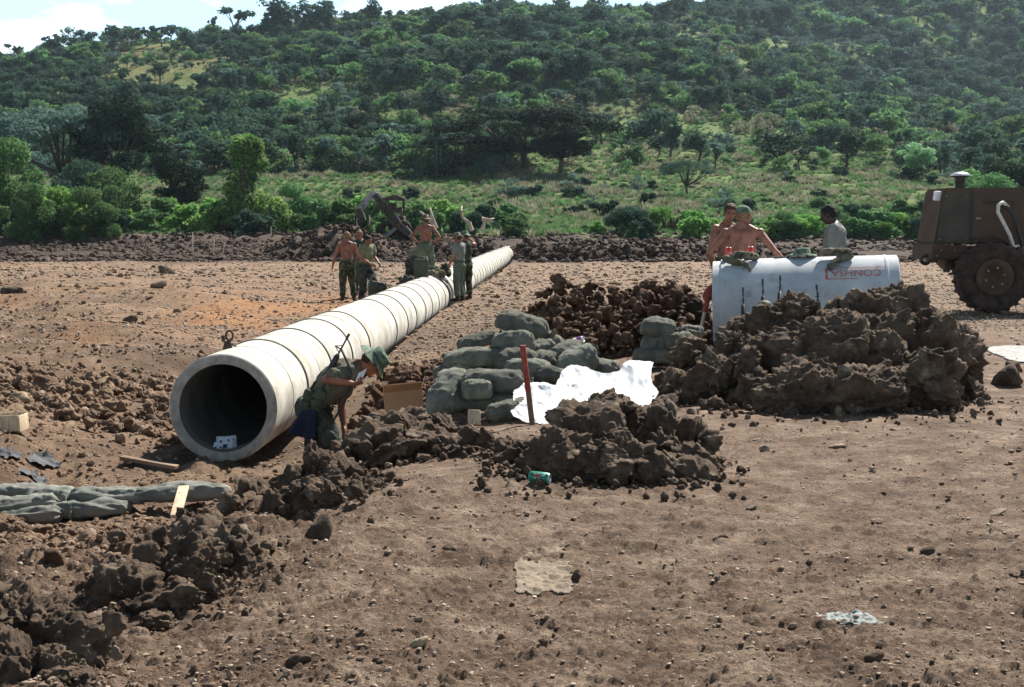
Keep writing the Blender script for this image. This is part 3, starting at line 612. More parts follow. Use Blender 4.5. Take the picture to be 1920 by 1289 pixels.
# --- loose single stones
ROCKS = [(690, 1045+0, 'x')]
def place_rock(px, py, w_m, label, seed, mt='stone', flat=.7, sub=3):
    # walk the sight line down to the ground
    p = walk(px, py); Y = p[1]
    rng = np.random.default_rng(seed); v, f = lump((0, 0, 0), (w_m/2, w_m/2*rng.uniform(.7, 1), w_m/2*flat), seed, sub, .7, 8, ws=max(.15, w_m*1.2))
    zb = gz(p[0], Y); a = A().add(v+np.array([p[0], Y, zb+w_m*flat*.22]), f)
    return tag(obj('stone', a, M[mt]), label, 'stone')
for args in [
    (685, 760, .10, 'angular brown stone between soldier and cardboard box', 31), (655, 838, .13, 'flat grey slab by the bending soldier hand', 32, 'stone', .25),
    (228, 830, .13, 'pointed brown stone left of the pipe mouth', 33, 'stone', 1.2), (170, 872, .09, 'small brown stone in front of the left bank', 34),
    (165, 1040, .11, 'upright angular stone in the left rubble', 35, 'stone', 1.1), (128, 1010, .08, 'brown pointed stone left of the upright stone', 36, 'stone', 1.2),
    (165, 940, .06, 'little stone beside the grey sandbag row', 37), (100, 1085, .13, 'lumpy reddish clod at far left', 38, 'soil_heap'),
    (597, 1018, .12, 'lone spiky clay clod in front of the clods', 39, 'clay', 1.6), (785, 1228, .10, 'flat brown stone near the bottom edge', 40, 'stone', .5),
    (842, 1028, .075, 'dark stone left of the pale clay patch', 41, 'clay'), (1645, 985, .07, 'brown half buried stone right of centre', 42, 'stone', .5),
    (1868, 963, .12, 'flat grey stone near the right edge', 43, 'stone', .3), (1435, 843, .09, 'tan blocky stone right of the middle heap', 44, 'pebble'),
    (1570, 838, .15, 'long flat grey stone in front of the large heap', 45, 'stone', .3), (1080, 1085, .045, 'dark crumb on the corner of the pale clay patch', 46, 'clay', 1.2),
    (1290, 568+4, .0001+.14, 'reddish stone between heaps behind the sandbags', 47), (1107, 640, .28, 'round brown clod right of the sandbag pile', 48, 'soil_heap'),
    (1160, 660, .15, 'brown clod beside the right sandbags', 49, 'soil_heap'), (1232, 522, .20, 'reddish rock on the gravel flat', 50), (1262, 526, .16, 'flat tan rock beside the reddish rock on the gravel flat', 51),
    (970, 552, .20, 'dark red rock alone on the gravel flat', 52, 'soil_heap'), (1240, 545, .2, 'dark clod on top of the brown soil heap', 53, 'clay'),
    (1885, 725, .34, 'pale rounded clay boulder at the right edge', 54, 'clay', .8), (1900, 700, .22, 'small pale clay boulder behind the right edge boulder', 55, 'clay', .9),
    (1410, 1000-50, .06, 'small tan stone on the open mud', 56, 'stone', .4), (1355, 1010, .06, 'dark squarish stone on the open mud', 57, 'clay'), (1740, 1035, .08, 'dark clod with pale top on right mud', 58, 'clay', .5),
    (1640, 1262, .07, 'dark stone near the lower right corner', 59, 'clay'), (560, 1255, .10, 'dark stone near the bottom left of centre', 60, 'clay', .5), (35, 755, .3, 'grey block in the left rubble', 61), (150, 735, .35, 'pale angular block above the left bank', 62),
    (330, 745, .28, 'brown clod beside the pipe rim', 63, 'clay'), (285, 790, .2, 'brown clod lying below the pipe rim clod', 64, 'clay'), (245, 650, .3, 'dark rock on the left slope', 65, 'clay'), (300, 560, .5, 'dark low clod far left behind the pipe', 66, 'clay', .5), (310, 515, .9, 'dark dirt lump on the left skyline of the cut', 67, 'clay', .5)]:
    place_rock(*args)
# --- gravel and crumbs nobody could count
def gravel(name, n, fn, mt, seed, sub=1, smooth=False):
    rng = np.random.default_rng(seed); x, y, s = fn(rng, n); n = len(x); z = ground_z(x, y); T = [rock_arr(700+k, sub) for k in range(8)]; a = A()
    for k in range(8):
        i = np.arange(n)[k::8]; v, f = T[k]; th = rng.uniform(0, 6.28, len(i)); c, sn = np.cos(th), np.sin(th); sx = s[i]
        V = np.empty((len(i), len(v), 3)); V[:, :, 0] = (v[:, 0]*c[:, None]-v[:, 1]*sn[:, None])*sx[:, None]+x[i][:, None]
        V[:, :, 1] = (v[:, 0]*sn[:, None]+v[:, 1]*c[:, None])*sx[:, None]+y[i][:, None]; V[:, :, 2] = v[:, 2]*sx[:, None]+(z[i]+s[i]*.22)[:, None]
        F = (f[None]+np.arange(len(i))[:, None, None]*len(v)).reshape(-1, 3); a.add(V.reshape(-1, 3), F)
    return tag(obj(name, a, mt, smooth=smooth, org=(0, 0, 0)), kind='stuff')
def f_near(rng, n):
    t = rng.uniform(-.45, .45, n); py = rng.uniform(560, 1500, n); Y = 1.5*FPX/(py-HOR); x = t*Y
    keep = rng.random(n) < .30+.70*rough_map(x, Y); return x[keep], Y[keep], (.0035+.012*rng.random(keep.sum())**6)*np.maximum(1, Y[keep]/7)
def f_rub(rng, n):
    t = rng.uniform(-.45, .2, n); py = rng.uniform(500, 1150, n); Y = 1.95*FPX/(py-HOR); x = t*Y; r = rough_map(x, Y)
    keep = rng.random(n) < r**1.4*1.3; return x[keep], Y[keep], (.006+.045*rng.random(keep.sum())**4)*np.maximum(.8, Y[keep]/18)
def f_flat(rng, n):
    t = rng.uniform(-.45, .45, n); py = rng.uniform(487, 660, n); Y = 1.8*FPX/(py-HOR); return t*Y, Y, (.006+.022*rng.random(n)**4)*Y/14
gravel('gravel', 46000, f_near, M['pebble'], 1)
gravel('rubble', 26000, f_rub, M['rub'], 2, 2)
gravel('rubble_stones', 9000, f_rub, M['stone'], 5, 2)
gravel('gravel', 42000, f_flat, M['pebble'], 3)
gravel('clods', 2800, f_near, M['clay'], 4, 2)
def f_spoil(rng, n):
    px = rng.uniform(-150, 2070, n); Y = rng.uniform(77, 121, n); x = X(px, Y); k = fbm(p3(x/5, Y/4), 3, 92) > -.25; return x[k], Y[k], .05+.28*rng.random(k.sum())**3
gravel('spoil_clods', 22000, f_spoil, M['spoil'], 9, 2)
def f_chip(rng, n):
    t = rng.uniform(-.45, .45, n); py = rng.uniform(640, 1500, n); Y = 1.5*FPX/(py-HOR); x = t*Y; k = rng.random(n)*np.where(t > -.05, 1.7, 1) < sstep(-.3, .4, fbm(p3(x/.8, Y/.5), 3, 91))
    return x[k], Y[k], (.004+.02*rng.random(k.sum())**5)*np.maximum(1, Y[k]/7)
gravel('clay_chips', 20000, f_chip, M['chip'], 6)

# ================================================================== PIPES
def pipe_arr(a0, axis, Lg, joint=True, mats=(0, 1)):
    pr = [(PRI, 0), (PRI+.02, -.0), (PR-.005, 0), (PR+.012, .012), (PR+.012, .10), (PR, .115), (PR, Lg-.05), (PR-.02, Lg-.045), (PR-.02, Lg+.01), (PRI, Lg+.01)]
    a = A(); a.lathe(a0, pr, axis, 96, 0, closed=True); return a
ordn = ['', 'second', 'third', 'fourth', 'fifth', 'sixth', 'seventh', 'eighth', 'ninth', 'tenth', 'eleventh', 'twelfth']
proto = None
for i in range(NSEC):
    c = PA+PDIR*PITCH_L*i
    if proto is None:
        pr = [(PRI, 0), (PRI+.03, -.004), (PR-.012, -.004), (PR, .01), (PR, PITCH_L-.04), (PR-.014, PITCH_L-.035), (PR-.014, PITCH_L+.0), (PRI, PITCH_L)]
        a = A().lathe(c, [pr[2]]+pr[3:7], PDIR, 120, 0)
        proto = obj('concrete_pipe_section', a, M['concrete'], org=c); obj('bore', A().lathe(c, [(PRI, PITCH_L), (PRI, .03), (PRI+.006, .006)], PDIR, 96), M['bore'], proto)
        rimA = A().lathe(c, [(PRI+.006, .006), (PRI+.02, 0), (PRI+.05, -.004), (PR-.03, -.004), (PR-.012, -.004)], PDIR, 160); v = rimA.v[0]; v += np.outer(.006*fbm(v*18, 3, 2, .6), PDIR); obj('rim_face', rimA, M['rim'], proto)
        tag(proto, 'nearest concrete pipe section with the open round mouth', 'pipe section', 'pipe sections in the laid line')
        # rough rim chips
        seam = A().lathe(c, [(PR-.01, PITCH_L-.045), (PR+.013, PITCH_L-.03), (PR+.014, PITCH_L+.012), (PR-.01, PITCH_L+.03)], PDIR, 120, 0)
        s0 = obj('mortar_band', seam, M['joint'], proto)
        s2 = obj('casting_seam', A().lathe(c, [(PR-.002, .86), (PR+.003, .863), (PR+.003, .873), (PR-.002, .876)], PDIR, 120), M['joint'], proto)
        shade_auto(proto, 30)
    else:
        o = copy_tree(proto); o.location = c
        o['label'] = ('%s concrete pipe section counted from the open mouth' % ordn[i]) if i < len(ordn) else 'distant concrete pipe section in the far half of the laid line'
        for ch in list(o.children):
            if ch.name.startswith('casting') and i % 2 == 0 or (ch.name.startswith('mortar') and i in (4,)): bpy.data.objects.remove(ch)
        jr = random.Random(i*3+1); o.rotation_euler = Matrix.Rotation(jr.uniform(0, 6.28), 4, Vector(PDIR)).to_euler(); o.location = Vector(c)+Vector((jr.uniform(-.009, .009), 0, jr.uniform(-.007, .007)))
pipe_end = PA+PDIR*PITCH_L*NSEC
# lying grey pipe
QA = P(1338, 424+(1.45-.53)/16.5*FPX, 16.5); QA[2] = .535; QB = P(1684, 500, 16.15); QB[2] = .60
QD = QB-QA; QL = np.linalg.norm(QD); QD /= QL
prq = [(PRI, 0), (PR-.03, 0), (PR-.02, .006), (PR-.02, .09), (PR, .10), (PR, QL-.16), (PR+.006, QL-.15), (PR+.006, QL-.13), (PR-.002, QL-.12), (PR-.002, QL-.01), (PR-.015, QL), (PRI, QL)]
LP = obj('concrete_pipe', A().lathe(QA, prq, QD, 120, 0, closed=True), M['concrete_blue'], org=(QA+QB)/2-np.array([0, 0, PR]))
tag(LP, 'bluish grey concrete pipe lying crosswise with red stencilled letters', 'pipe'); shade_auto(LP, 30)
QN = np.cross(QD, [0, 0, 1]); QN /= np.linalg.norm(QN); QU = np.cross(QN, QD)      # QN points to the camera
if QN[1] > 0: QN = -QN
QU = np.array([0, 0, 1.])-QD*QD[2]; QU /= np.linalg.norm(QU)
def on_pipe(s, ang, r=PR): return QA+QD*s+(QN*math.cos(ang)+QU*math.sin(ang))*r
def s_of(px):
    best = min(np.linspace(0, QL, 400), key=lambda s: abs((lambda p: 960+p[0]/p[1]*FPX*1.0034-px)(on_pipe(s, .8)))); return best
s0_, s1_ = s_of(1549), s_of(1658); A0, A1 = R(50), R(32)
fr = A()
def strip(sa, sb, aa, ab, k=10):
    S = np.linspace(sa, sb, k); T = np.linspace(aa, ab, k); V = [on_pipe(s, t, PR+.004) for t in T for s in S]
    i = np.arange(k*k).reshape(k, k); fr.add(V, np.stack([i[:-1, :-1], i[:-1, 1:], i[1:, 1:], i[1:, :-1]], 2).reshape(-1, 4))
strip(s0_, s1_+.06, A0, A0-R(1.1)); strip(s0_, s0_+(s1_-s0_)*.55, A1, A1+R(1.2)); strip(s0_, s0_+.025, A1, A0)
obj('stencil_border', fr, M['stencil'], LP)
tcu = bpy.data.curves.new('txt', 'FONT'); tcu.body = 'CONHSA'; tcu.size = 1; tcu.resolution_u = 4
to = bpy.data.objects.new('txt', tcu); COL.objects.link(to); bpy.context.view_layer.update()
tme = bpy.data.meshes.new_from_object(to.evaluated_get(bpy.context.evaluated_depsgraph_get())); bpy.data.objects.remove(to)
bm = bmesh.new(); bm.from_mesh(tme); bmesh.ops.triangulate(bm, faces=bm.faces[:])
bmesh.ops.subdivide_edges(bm, edges=bm.edges[:], cuts=1); bmesh.ops.triangulate(bm, faces=bm.faces[:]); bm.verts.index_update()
tv = np.array([v.co[:] for v in bm.verts]); tf = np.array([[v.index for v in f.verts] for f in bm.faces]); bm.free()
tv[:, 0] -= tv[:, 0].min(); tv[:, 1] -= tv[:, 1].min(); wx, wy = tv[:, 0].max(), tv[:, 1].max()
sa, sb = s0_+.06, s1_-.03; aL, aH = A1+R(3.5), A0-R(4)
V = np.array([on_pipe(sb-(sb-sa)*v[0]/wx, aH-(aH-aL)*v[1]/wy, PR+.004) for v in tv])      # the pipe lies upside down: letters turned half round
obj('stencil_lettering', A().add(V, tf), M['stencil'], LP)

# ================================================================== SANDBAGS
def bag(c, Lg, W, H, rz, tilt, seed, mt='burlap', neck=True, bend=0, roll=0):
    rng = np.random.default_rng(seed); nu, nv = 60, 44; u = np.linspace(-1, 1, nu); th = np.linspace(0, 2*np.pi, nv, endpoint=False)
    Ug, T = np.meshgrid(u, th, indexing='ij'); env = np.power(np.clip(1-np.abs(Ug)**3.6, 0, 1), .42)
    if neck:
        k = sstep(.62, .84, Ug); fl = sstep(.84, 1, Ug); env = env*(1-k)+k*(.17+.42*fl)*(1-0*fl)
    c_, s_ = np.cos(T), np.sin(T); y = np.sign(c_)*np.abs(c_)**.85*env*W/2; z = np.sign(s_)*np.abs(s_)**.85*env*H/2
    x = Ug*Lg/2; P0 = np.stack([x, y, z], 2).reshape(-1, 3)
    nr = np.stack([0*x, c_, s_], 2).reshape(-1, 3)
    n = fbm(P0*np.array([4, 9, 9])+seed*3.1, 3, seed)*.034 + fbm(P0*np.array([5, 24, 24])+seed, 3, seed+1, .6, True)*.016
    if neck: n = n+(np.sin(T*9+seed)*.010*sstep(.35, .75, Ug)).ravel()
    n += (.009*np.sin(T*8+seed)*sstep(-.6, -.98, Ug)).ravel(); n += (.010*np.abs(fbm(np.stack([(Ug*3).ravel(), (T*.8).ravel(), 0*P0[:, 0]+seed], 1), 2, seed, .5, True))*rng.uniform(.2, 1.3)).ravel(); n += .006*np.exp(-((T-.35)/.05)**2).ravel()
    P0 = P0+nr*n[:, None]
    P0[:, 2] += bend*(P0[:, 0]/(Lg/2))**2*-.5; P0[:, 2] = np.where(P0[:, 2] < -H*.36, -H*.36+(P0[:, 2]+H*.36)*.3, P0[:, 2])
    M3 = np.array(Euler((roll, tilt, rz), 'XYZ').to_matrix()); V = P0@M3.T+np.array(c)
    i = np.arange(nu*nv).reshape(nu, nv); j = np.roll(i, -1, 1); F = np.stack([i[:-1], j[:-1], j[1:], i[1:]], 2).reshape(-1, 4)
    a = A().add(V, F)
    for e, k in ((0, 0), (-1, nu-1)):
        ring = V[i[k]]; cc = ring.mean(0); a.add(np.vstack([cc, ring]), np.array([[0, 1+j_, 1+(j_+1) % nv] for j_ in range(nv)]))
    return a
# px, py (centre), Y, length, width, height, rz, tilt, neck, bend, label
BAGS = [
 (985, 612, 13.5, .58, .38, .26, -.25, .30, 1, .05, 'topmost sandbag of the centre pile, its tied neck to the right'),
 (962, 640, 13.0, .40, .34, .22, .1, 0, 0, .05, 'rounded sandbag just under the topmost one'),
 (900, 640, 13.7, .46, .26, .15, .25, -.22, 1, 0, 'narrow sandbag sticking out left behind the upper pile'),
 (893, 672, 12.9, .62, .34, .22, .05, -.12, 1, .03, 'long dark sandbag at the left of the middle layer'),
 (968, 676, 12.8, .42, .36, .26, .3, .1, 0, .04, 'plump sandbag left of the red stake head'),
 (1020, 642, 13.6, .40, .32, .26, -.5, .3, 0, 0, 'tilted sandbag on the upper right flank of the pile'),
 (1012, 660, 13.2, .36, .30, .22, .3, 0, 1, 0, 'small shaded sandbag in the middle of the upper pile'),
 (1030, 680, 12.9, .42, .32, .24, .9, .1, 0, 0, 'sandbag right of the red stake, under the shaded one'),
 (1060, 668, 13.0, .44, .30, .26, .8, -.3, 0, 0, 'leaning sandbag behind the white sheet'),
 (1082, 680, 12.7, .44, .34, .30, .9, -.45, 1, 0, 'upright pale sandbag with its neck up behind the white sheet'),
 (1130, 690, 12.9, .40, .30, .16, -.3, .15, 1, 0, 'lowest right sandbag half under the white sheet'),
 (990, 695, 12.6, .44, .32, .22, -.2, .05, 0, 0, 'sandbag directly behind the red stake'),
 (932, 718, 12.2, .62, .36, .26, -.06, .06, 1, .02, 'broad dark sandbag in front at mid height of the pile'),
 (1035, 705, 12.4, .32, .24, .15, .2, .1, 1, 0, 'wrinkled tied sandbag at the edge of the white sheet'),
 (842, 735, 12.3, .60, .36, .30, 1.1, -.55, 1, .04, 'heavily wrinkled sandbag standing at the far left of the pile'),
 (895, 732, 12.0, .26, .24, .20, .3, 0, 0, 0, 'small round pale sandbag beside the wrinkled one'),
 (862, 700, 12.9, .5, .34, .2, .1, 0, 0, 0, 'shaded sandbag low at the left rear of the pile'),
 (875, 757, 12.2, .5, .34, .18, .1, 0, 0, 0, 'dark bottom sandbag under the small round one'),
 (930, 756, 12.1, .5, .34, .18, -.1, 0, 0, 0, 'dark bottom sandbag at the middle of the pile'),
 (955, 772, 11.8, .42, .3, .2, .6, -.15, 0, 0, 'front bottom sandbag touching the white sheet'),
 (985, 725, 12.7, .5, .34, .2, 0, 0, 0, 0, 'flat sandbag lying between red stake and white sheet'),
 (1065, 715, 12.6, .5, .34, .2, .3, 0, 0, 0, 'flat sandbag holding up the white sheet'),
 (1010, 690, 13.3, .5, .34, .3, .3, 0, 0, 0, 'hidden core sandbag of the centre pile'),
 (940, 690, 13.3, .5, .34, .3, .1, 0, 0, 0, 'sandbag under the long dark one at the rear'),
 (1238, 618, 14.0, .40, .34, .22, -.1, .12, 1, .04, 'top sandbag of the small stack by the big heap'),
 (1235, 648, 14.0, .36, .34, .26, .1, 0, 0, 0, 'middle sandbag of the small stack by the big heap'),
 (1225, 668, 13.9, .40, .36, .2, .2, 0, 0, 0, 'bottom sandbag of the small stack by the big heap'),
 (1268, 640, 13.9, .30, .28, .22, .3, -.1, 0, 0, 'second sandbag leaning on the right of the small stack'),
 (1295, 624, 14.2, .26, .24, .14, .1, 0, 0, 0, 'pale sandbag end between small stack and big heap'),
 (1250, 672, 14.0, .42, .36, .22, .3, 0, 0, 0, 'shadowed sandbag at the foot of the small stack')]
for i, (px, py, Y, Lg, W, H, rz, ti, nk, bd, lb) in enumerate(BAGS):
    grp = 'sandbags in the centre pile' if px < 1200 else 'sandbags in the small stack'
    tag(obj('sandbag', bag(P(px, py, Y), Lg*1.0, W*.85, H*.86, rz, ti, 100+i, 'burlap', bool(nk), bd), M['burlap']), lb, 'sandbag', grp)
ROW = [(345, 925, 10.2, .62, .02, -.03, 'rightmost sandbag of the low row at left'), (215, 930, 10.25, .58, .05, .0, 'second sandbag from the right in the low row'), (120, 935, 10.35, .52, -.05, .05, 'third sandbag from the right in the low row'),
       (50, 948, 10.1, .50, .18, -.06, 'pale plump sandbag near the left edge of the row'), (-35, 950, 10.1, .45, 0, .0, 'sandbag cut by the left picture edge'), (55, 968, 10.0, .55, .08, -.04, 'thin bottom sandbag under the left of the row'),
       (170, 955, 10.1, .52, .05, 0, 'dark bottom sandbag under the middle of the row'), (-45, 972, 10.0, .4, 0, 0, 'bottom sandbag at the left picture edge'), (20, 925, 10.7, .5, .1, 0, 'rear sandbag lying behind the left end of the row')]
for i, (px, py, Y, Lg, rz, ti, lb) in enumerate(ROW):
    tag(obj('sandbag', bag(P(px, py, Y), Lg*1.12, .22, .125, rz, ti, 300+i, 'b', i % 2 == 1, 0), M['burlap_blue']), lb, 'sandbag', 'sandbags in the low row')
# ================================================================== VEGETATION
def leafmat(name, c1, c2, tr=.35, sc=.35, rand=.25):
    return mat(name, c1, c2, sc, .9, 0, detail=3, lo=.38, hi=.62, trans=tr, objrand=rand, spec=.06, coord='Object')
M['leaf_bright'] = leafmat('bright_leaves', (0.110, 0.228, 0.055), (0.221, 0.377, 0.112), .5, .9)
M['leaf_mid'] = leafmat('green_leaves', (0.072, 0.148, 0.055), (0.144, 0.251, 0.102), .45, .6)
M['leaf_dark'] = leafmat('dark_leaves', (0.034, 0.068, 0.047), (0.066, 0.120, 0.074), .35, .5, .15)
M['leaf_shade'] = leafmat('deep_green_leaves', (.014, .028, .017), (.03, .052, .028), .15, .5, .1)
M['leaf_blue'] = leafmat('bluish_leaves', (0.077, 0.131, 0.112), (0.132, 0.205, 0.158), .4, .3)
M['leaf_pale'] = leafmat('pale_leaves', (0.155, 0.284, 0.131), (0.265, 0.410, 0.223), .5, .5)
M['leaf_dry'] = leafmat('dry_leaves', (0.166, 0.170, 0.112), (0.287, 0.284, 0.186), .4, .5)
def leaves(cl, n, size, seed, a, m=0, shell=.75, up=.35):
    """n leaf blades spread over clumps cl=[(c, r3)]"""
    rng = np.random.default_rng(seed); C = np.array([c for c, r in cl]); Rr = np.array([r if np.ndim(r) else (r,)*3 for c, r in cl], float)
    wgt = (Rr.prod(1))**(.667); k = rng.choice(len(cl), n, p=wgt/wgt.sum())
    d = rng.normal(size=(n, 3)); d /= np.linalg.norm(d, axis=1)[:, None]; rr = shell+(1.08-shell)*rng.random(n)**.7; rr *= rng.uniform(.8, 1.12, n)
    rr = np.where(rng.random(n) < .25, rng.random(n)**.4, rr)
    c = C[k]+d*rr[:, None]*Rr[k]
    nn = d*.8+rng.normal(size=(n, 3))*.7+np.array([0, 0, up]); nn /= np.linalg.norm(nn, axis=1)[:, None]
    t = np.cross(nn, rng.normal(size=(n, 3))); t /= np.linalg.norm(t, axis=1)[:, None]; b = np.cross(nn, t)
    s = size*rng.uniform(.5, 1.35, n)[:, None]; V = np.stack([c-t*s, c+b*s*.42, c+t*s, c-b*s*.42], 1).reshape(-1, 3)
    a.add(V, np.arange(n*4).reshape(n, 4), m); return a
def blob_clumps(seed, n, R3, r0, r1, zc=.6, shape='ball'):
    rng = np.random.default_rng(seed); out = []
    for i in range(n):
        d = rng.normal(size=3); d /= np.linalg.norm(d); q = rng.random()**.45
        if shape == 'ball': c = np.array([0, 0, zc])+d*q*np.array(R3)
        elif shape == 'umbrella':
            th = rng.uniform(0, 6.28); q = rng.random()**.5; c = np.array([math.cos(th)*q*R3[0], math.sin(th)*q*R3[1], zc+(1-q**2.2)*R3[2]+rng.normal()*.03])
        elif shape == 'bush':
            d[2] = abs(d[2]); c = d*q*np.array(R3)+np.array([0, 0, .08])
        elif shape == 'spire': h = rng.random(); th = rng.uniform(0, 6.28); w_ = R3[0]*(1-h*.6)*rng.random()**.5; c = np.array([math.cos(th)*w_, math.sin(th)*w_, .12+h*.82])
        r = rng.uniform(r0, r1); fl = .35 if shape == 'umbrella' else .75
        out.append((c, (r*rng.uniform(.8, 1.3), r*rng.uniform(.8, 1.3), r*fl)))
    return out
def trunk_arr(a, cl, seed, r=.03, fork=.35, n=7, m=0, lean=.03, base=0):
    rng = np.random.default_rng(seed); f = np.array([rng.normal()*lean, rng.normal()*lean, fork])
    a.tube([(0, 0, -.03+base), (f[0]*.5, f[1]*.5, fork*.5), f], [r*1.25, r*.95, r*.8], 8, m)
    idx = rng.permutation(len(cl))[:n]
    for i in idx:
        c = np.array(cl[i][0]); mid = f*.55+c*.45+np.array([0, 0, -.04])+rng.normal(size=3)*.02; a.tube([f*.98, mid, c], [r*.6, r*.4, r*.12], 5, m)
TPL = {}
def template(kind, seed, leaf, nl, size):
    """unit-height plants: crown and trunk meshes (z up, height 1)"""
    if kind == 'round': cl = blob_clumps(seed, 20, (.36, .36, .30), .08, .17, .64); a = A(); leaves(cl, nl, size, seed, a); t = A(); trunk_arr(t, cl, seed, .028, .36)
    if kind == 'bush': cl = blob_clumps(seed, 16, (.52, .52, .80), .09, .22, shape='bush'); a = A(); leaves(cl, nl, size, seed, a); t = A(); trunk_arr(t, cl, seed, .02, .12, 9)
    if kind == 'umbrella': cl = blob_clumps(seed, 60, (.85, .85, .26), .10, .19, .62, 'umbrella'); a = A(); leaves(cl, nl, size, seed, a, up=1.0); t = A(); trunk_arr(t, cl, seed, .04, .30, 14)
    if kind == 'tall': cl = blob_clumps(seed, 20, (.20, .20, .34), .07, .13, .62); a = A(); leaves(cl, nl, size, seed, a); t = A(); trunk_arr(t, cl, seed, .022, .45)
    if kind == 'sparse': cl = blob_clumps(seed, 9, (.26, .26, .2), .06, .11, .74); a = A(); leaves(cl, nl, size, seed, a, shell=.3); t = A(); trunk_arr(t, cl, seed, .022, .4, 9)
    if kind == 'low': cl = blob_clumps(seed, 30, (.95, .95, .5), .2, .32, shape='bush'); a = A(); leaves(cl, nl, size, seed, a); t = A(); trunk_arr(t, cl, seed, .03, .12, 10)
    tc = A(); tc.v = [v.copy() for v in a.v]; tc.f = a.f[:]; tc.m = a.m[:]; tc.n = a.n
    cm = mesh_of(a, kind+'_crown', M[leaf], smooth=False); tm = mesh_of(t, kind+'_trunk', M['bark'])
    return cm, tm
def T(kind, seed, leaf, nl=700, size=.045):
    k = (kind, seed, leaf, nl, size)
    if k not in TPL: TPL[k] = template(*k)
    return TPL[k]
def plant(tpl, px, Y, h, label, cat, group=None, wide=1.0, rz=None, sink=.03, name=None, dx=0):
    x = X(px, Y)+dx; z = bz(x, Y); rng = random.Random(int(px*7+Y*13)); cm, tm = tpl
    nm = name or ('shrub' if cat == 'shrub' else 'tree'); r = thing(nm, label, cat, (x, Y, z-sink*h), group)
    r.rotation_euler = (0, 0, rng.uniform(0, 6.28) if rz is None else rz); r.scale = (h*wide, h*wide, h)
    for nm2, me in (('foliage' if cat == 'shrub' else 'crown', cm), ('stem' if cat == 'shrub' else 'trunk', tm)):
        o = bpy.data.objects.new(nm2, me); COL.objects.link(o); o.parent = r
    return r
H = lambda top, base, Y: (base-top)/FPX*Y
def baserow(px, Y): x = X(px, Y); return HOR-(bz(x, Y)-1.45)/Y*FPX
def plant_top(tpl, px, top, Y, label, cat, group=None, wide=1.0, **k): return plant(tpl, px, Y, max(.6, (baserow(px, Y)-top)/FPX*Y), label, cat, group, wide, **k)
# --- single trees of the middle distance
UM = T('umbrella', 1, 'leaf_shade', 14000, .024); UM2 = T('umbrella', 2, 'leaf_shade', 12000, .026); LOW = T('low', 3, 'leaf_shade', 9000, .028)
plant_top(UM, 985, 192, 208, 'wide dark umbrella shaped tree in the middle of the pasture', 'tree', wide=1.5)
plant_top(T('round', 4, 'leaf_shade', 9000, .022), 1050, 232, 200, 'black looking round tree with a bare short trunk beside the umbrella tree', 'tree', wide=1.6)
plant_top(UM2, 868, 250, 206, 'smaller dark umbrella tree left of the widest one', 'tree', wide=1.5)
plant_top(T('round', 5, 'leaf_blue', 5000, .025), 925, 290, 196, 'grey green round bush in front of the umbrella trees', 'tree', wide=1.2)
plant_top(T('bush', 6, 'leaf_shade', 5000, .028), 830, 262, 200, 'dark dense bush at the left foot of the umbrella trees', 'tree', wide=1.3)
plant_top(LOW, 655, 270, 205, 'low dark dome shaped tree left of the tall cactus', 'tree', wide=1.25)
plant_top(UM2, 690, 212, 262, 'broad grey green spreading tree on the lower slope', 'tree', wide=1.0)
plant_top(T('umbrella', 7, 'leaf_blue', 13000, .026), 120, 190, 172, 'pale topped umbrella tree at the far left', 'tree', wide=.95)
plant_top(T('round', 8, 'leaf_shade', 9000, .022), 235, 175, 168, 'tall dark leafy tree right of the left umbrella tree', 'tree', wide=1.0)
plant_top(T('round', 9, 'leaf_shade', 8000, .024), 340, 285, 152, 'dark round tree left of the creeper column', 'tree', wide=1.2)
plant_top(T('bush', 10, 'leaf_mid', 7000, .028), 205, 268, 148, 'creeper hung bush below the tall dark tree', 'tree', wide=.9)
plant_top(T('bush', 10, 'leaf_dark', 7000, .028), 150, 250, 150, 'shaded bush under the left umbrella tree', 'tree', wide=.9)
plant_top(T('umbrella', 11, 'leaf_dark', 4000, .026), 1288, 295, 178, 'small dark flat topped tree alone on the pasture', 'tree', wide=.85)
plant_top(T('round', 12, 'leaf_pale', 7000, .024), 1715, 268, 205, 'pale bright green tree on the right slope', 'tree', wide=1.35)
plant_top(T('bush', 13, 'leaf_shade', 9000, .026), 1895, 255, 165, 'big dark tree mass at the right edge above the tractor', 'tree', wide=.9)
plant_top(T('bush', 14, 'leaf_mid', 7000, .028), 1830, 300, 150, 'green bush left of the dark mass above the tractor', 'tree', wide=1.1)
plant_top(T('round', 15, 'leaf_dark', 6000, .026), 1555, 230, 285, 'dark rounded tree at the gully mouth', 'tree', wide=1.1)
plant_top(T('round', 16, 'leaf_mid', 6000, .026), 1640, 248, 280, 'green rounded tree right of the gully mouth tree', 'tree', wide=1.3)
plant_top(T('round', 12, 'leaf_pale', 7000, .024), 1420, 268, 262, 'little pale tree on the spur pasture', 'tree', wide=.9)
# cactus
for i, (px, top, lb) in enumerate([(782, 262, 'leftmost tall column cactus beside the dark trees'), (818, 268, 'right column cactus in front of the dark trees'), (790, 275, 'short column cactus between the tall ones')]):
    Y = 196; x = X(px, Y); z = bz(x, Y); h = (baserow(px, Y)-top)/FPX*Y; a = A(); c = thing('column_cactus', lb, 'cactus', (x, Y, z), 'column cacti')
    a.tube([(x, Y, z-.2), (x, Y, z+h)], [.22, .16], 8); obj('stem', a, M['leaf_dark'], c)
    for s in (-1, 1): obj('arm', A().tube([(x, Y, z+h*.35), (x+s*.6, Y, z+h*.38), (x+s*.62, Y, z+h*(.8+.05*s))], [.14, .14, .11], 7), M['leaf_dark'], c)
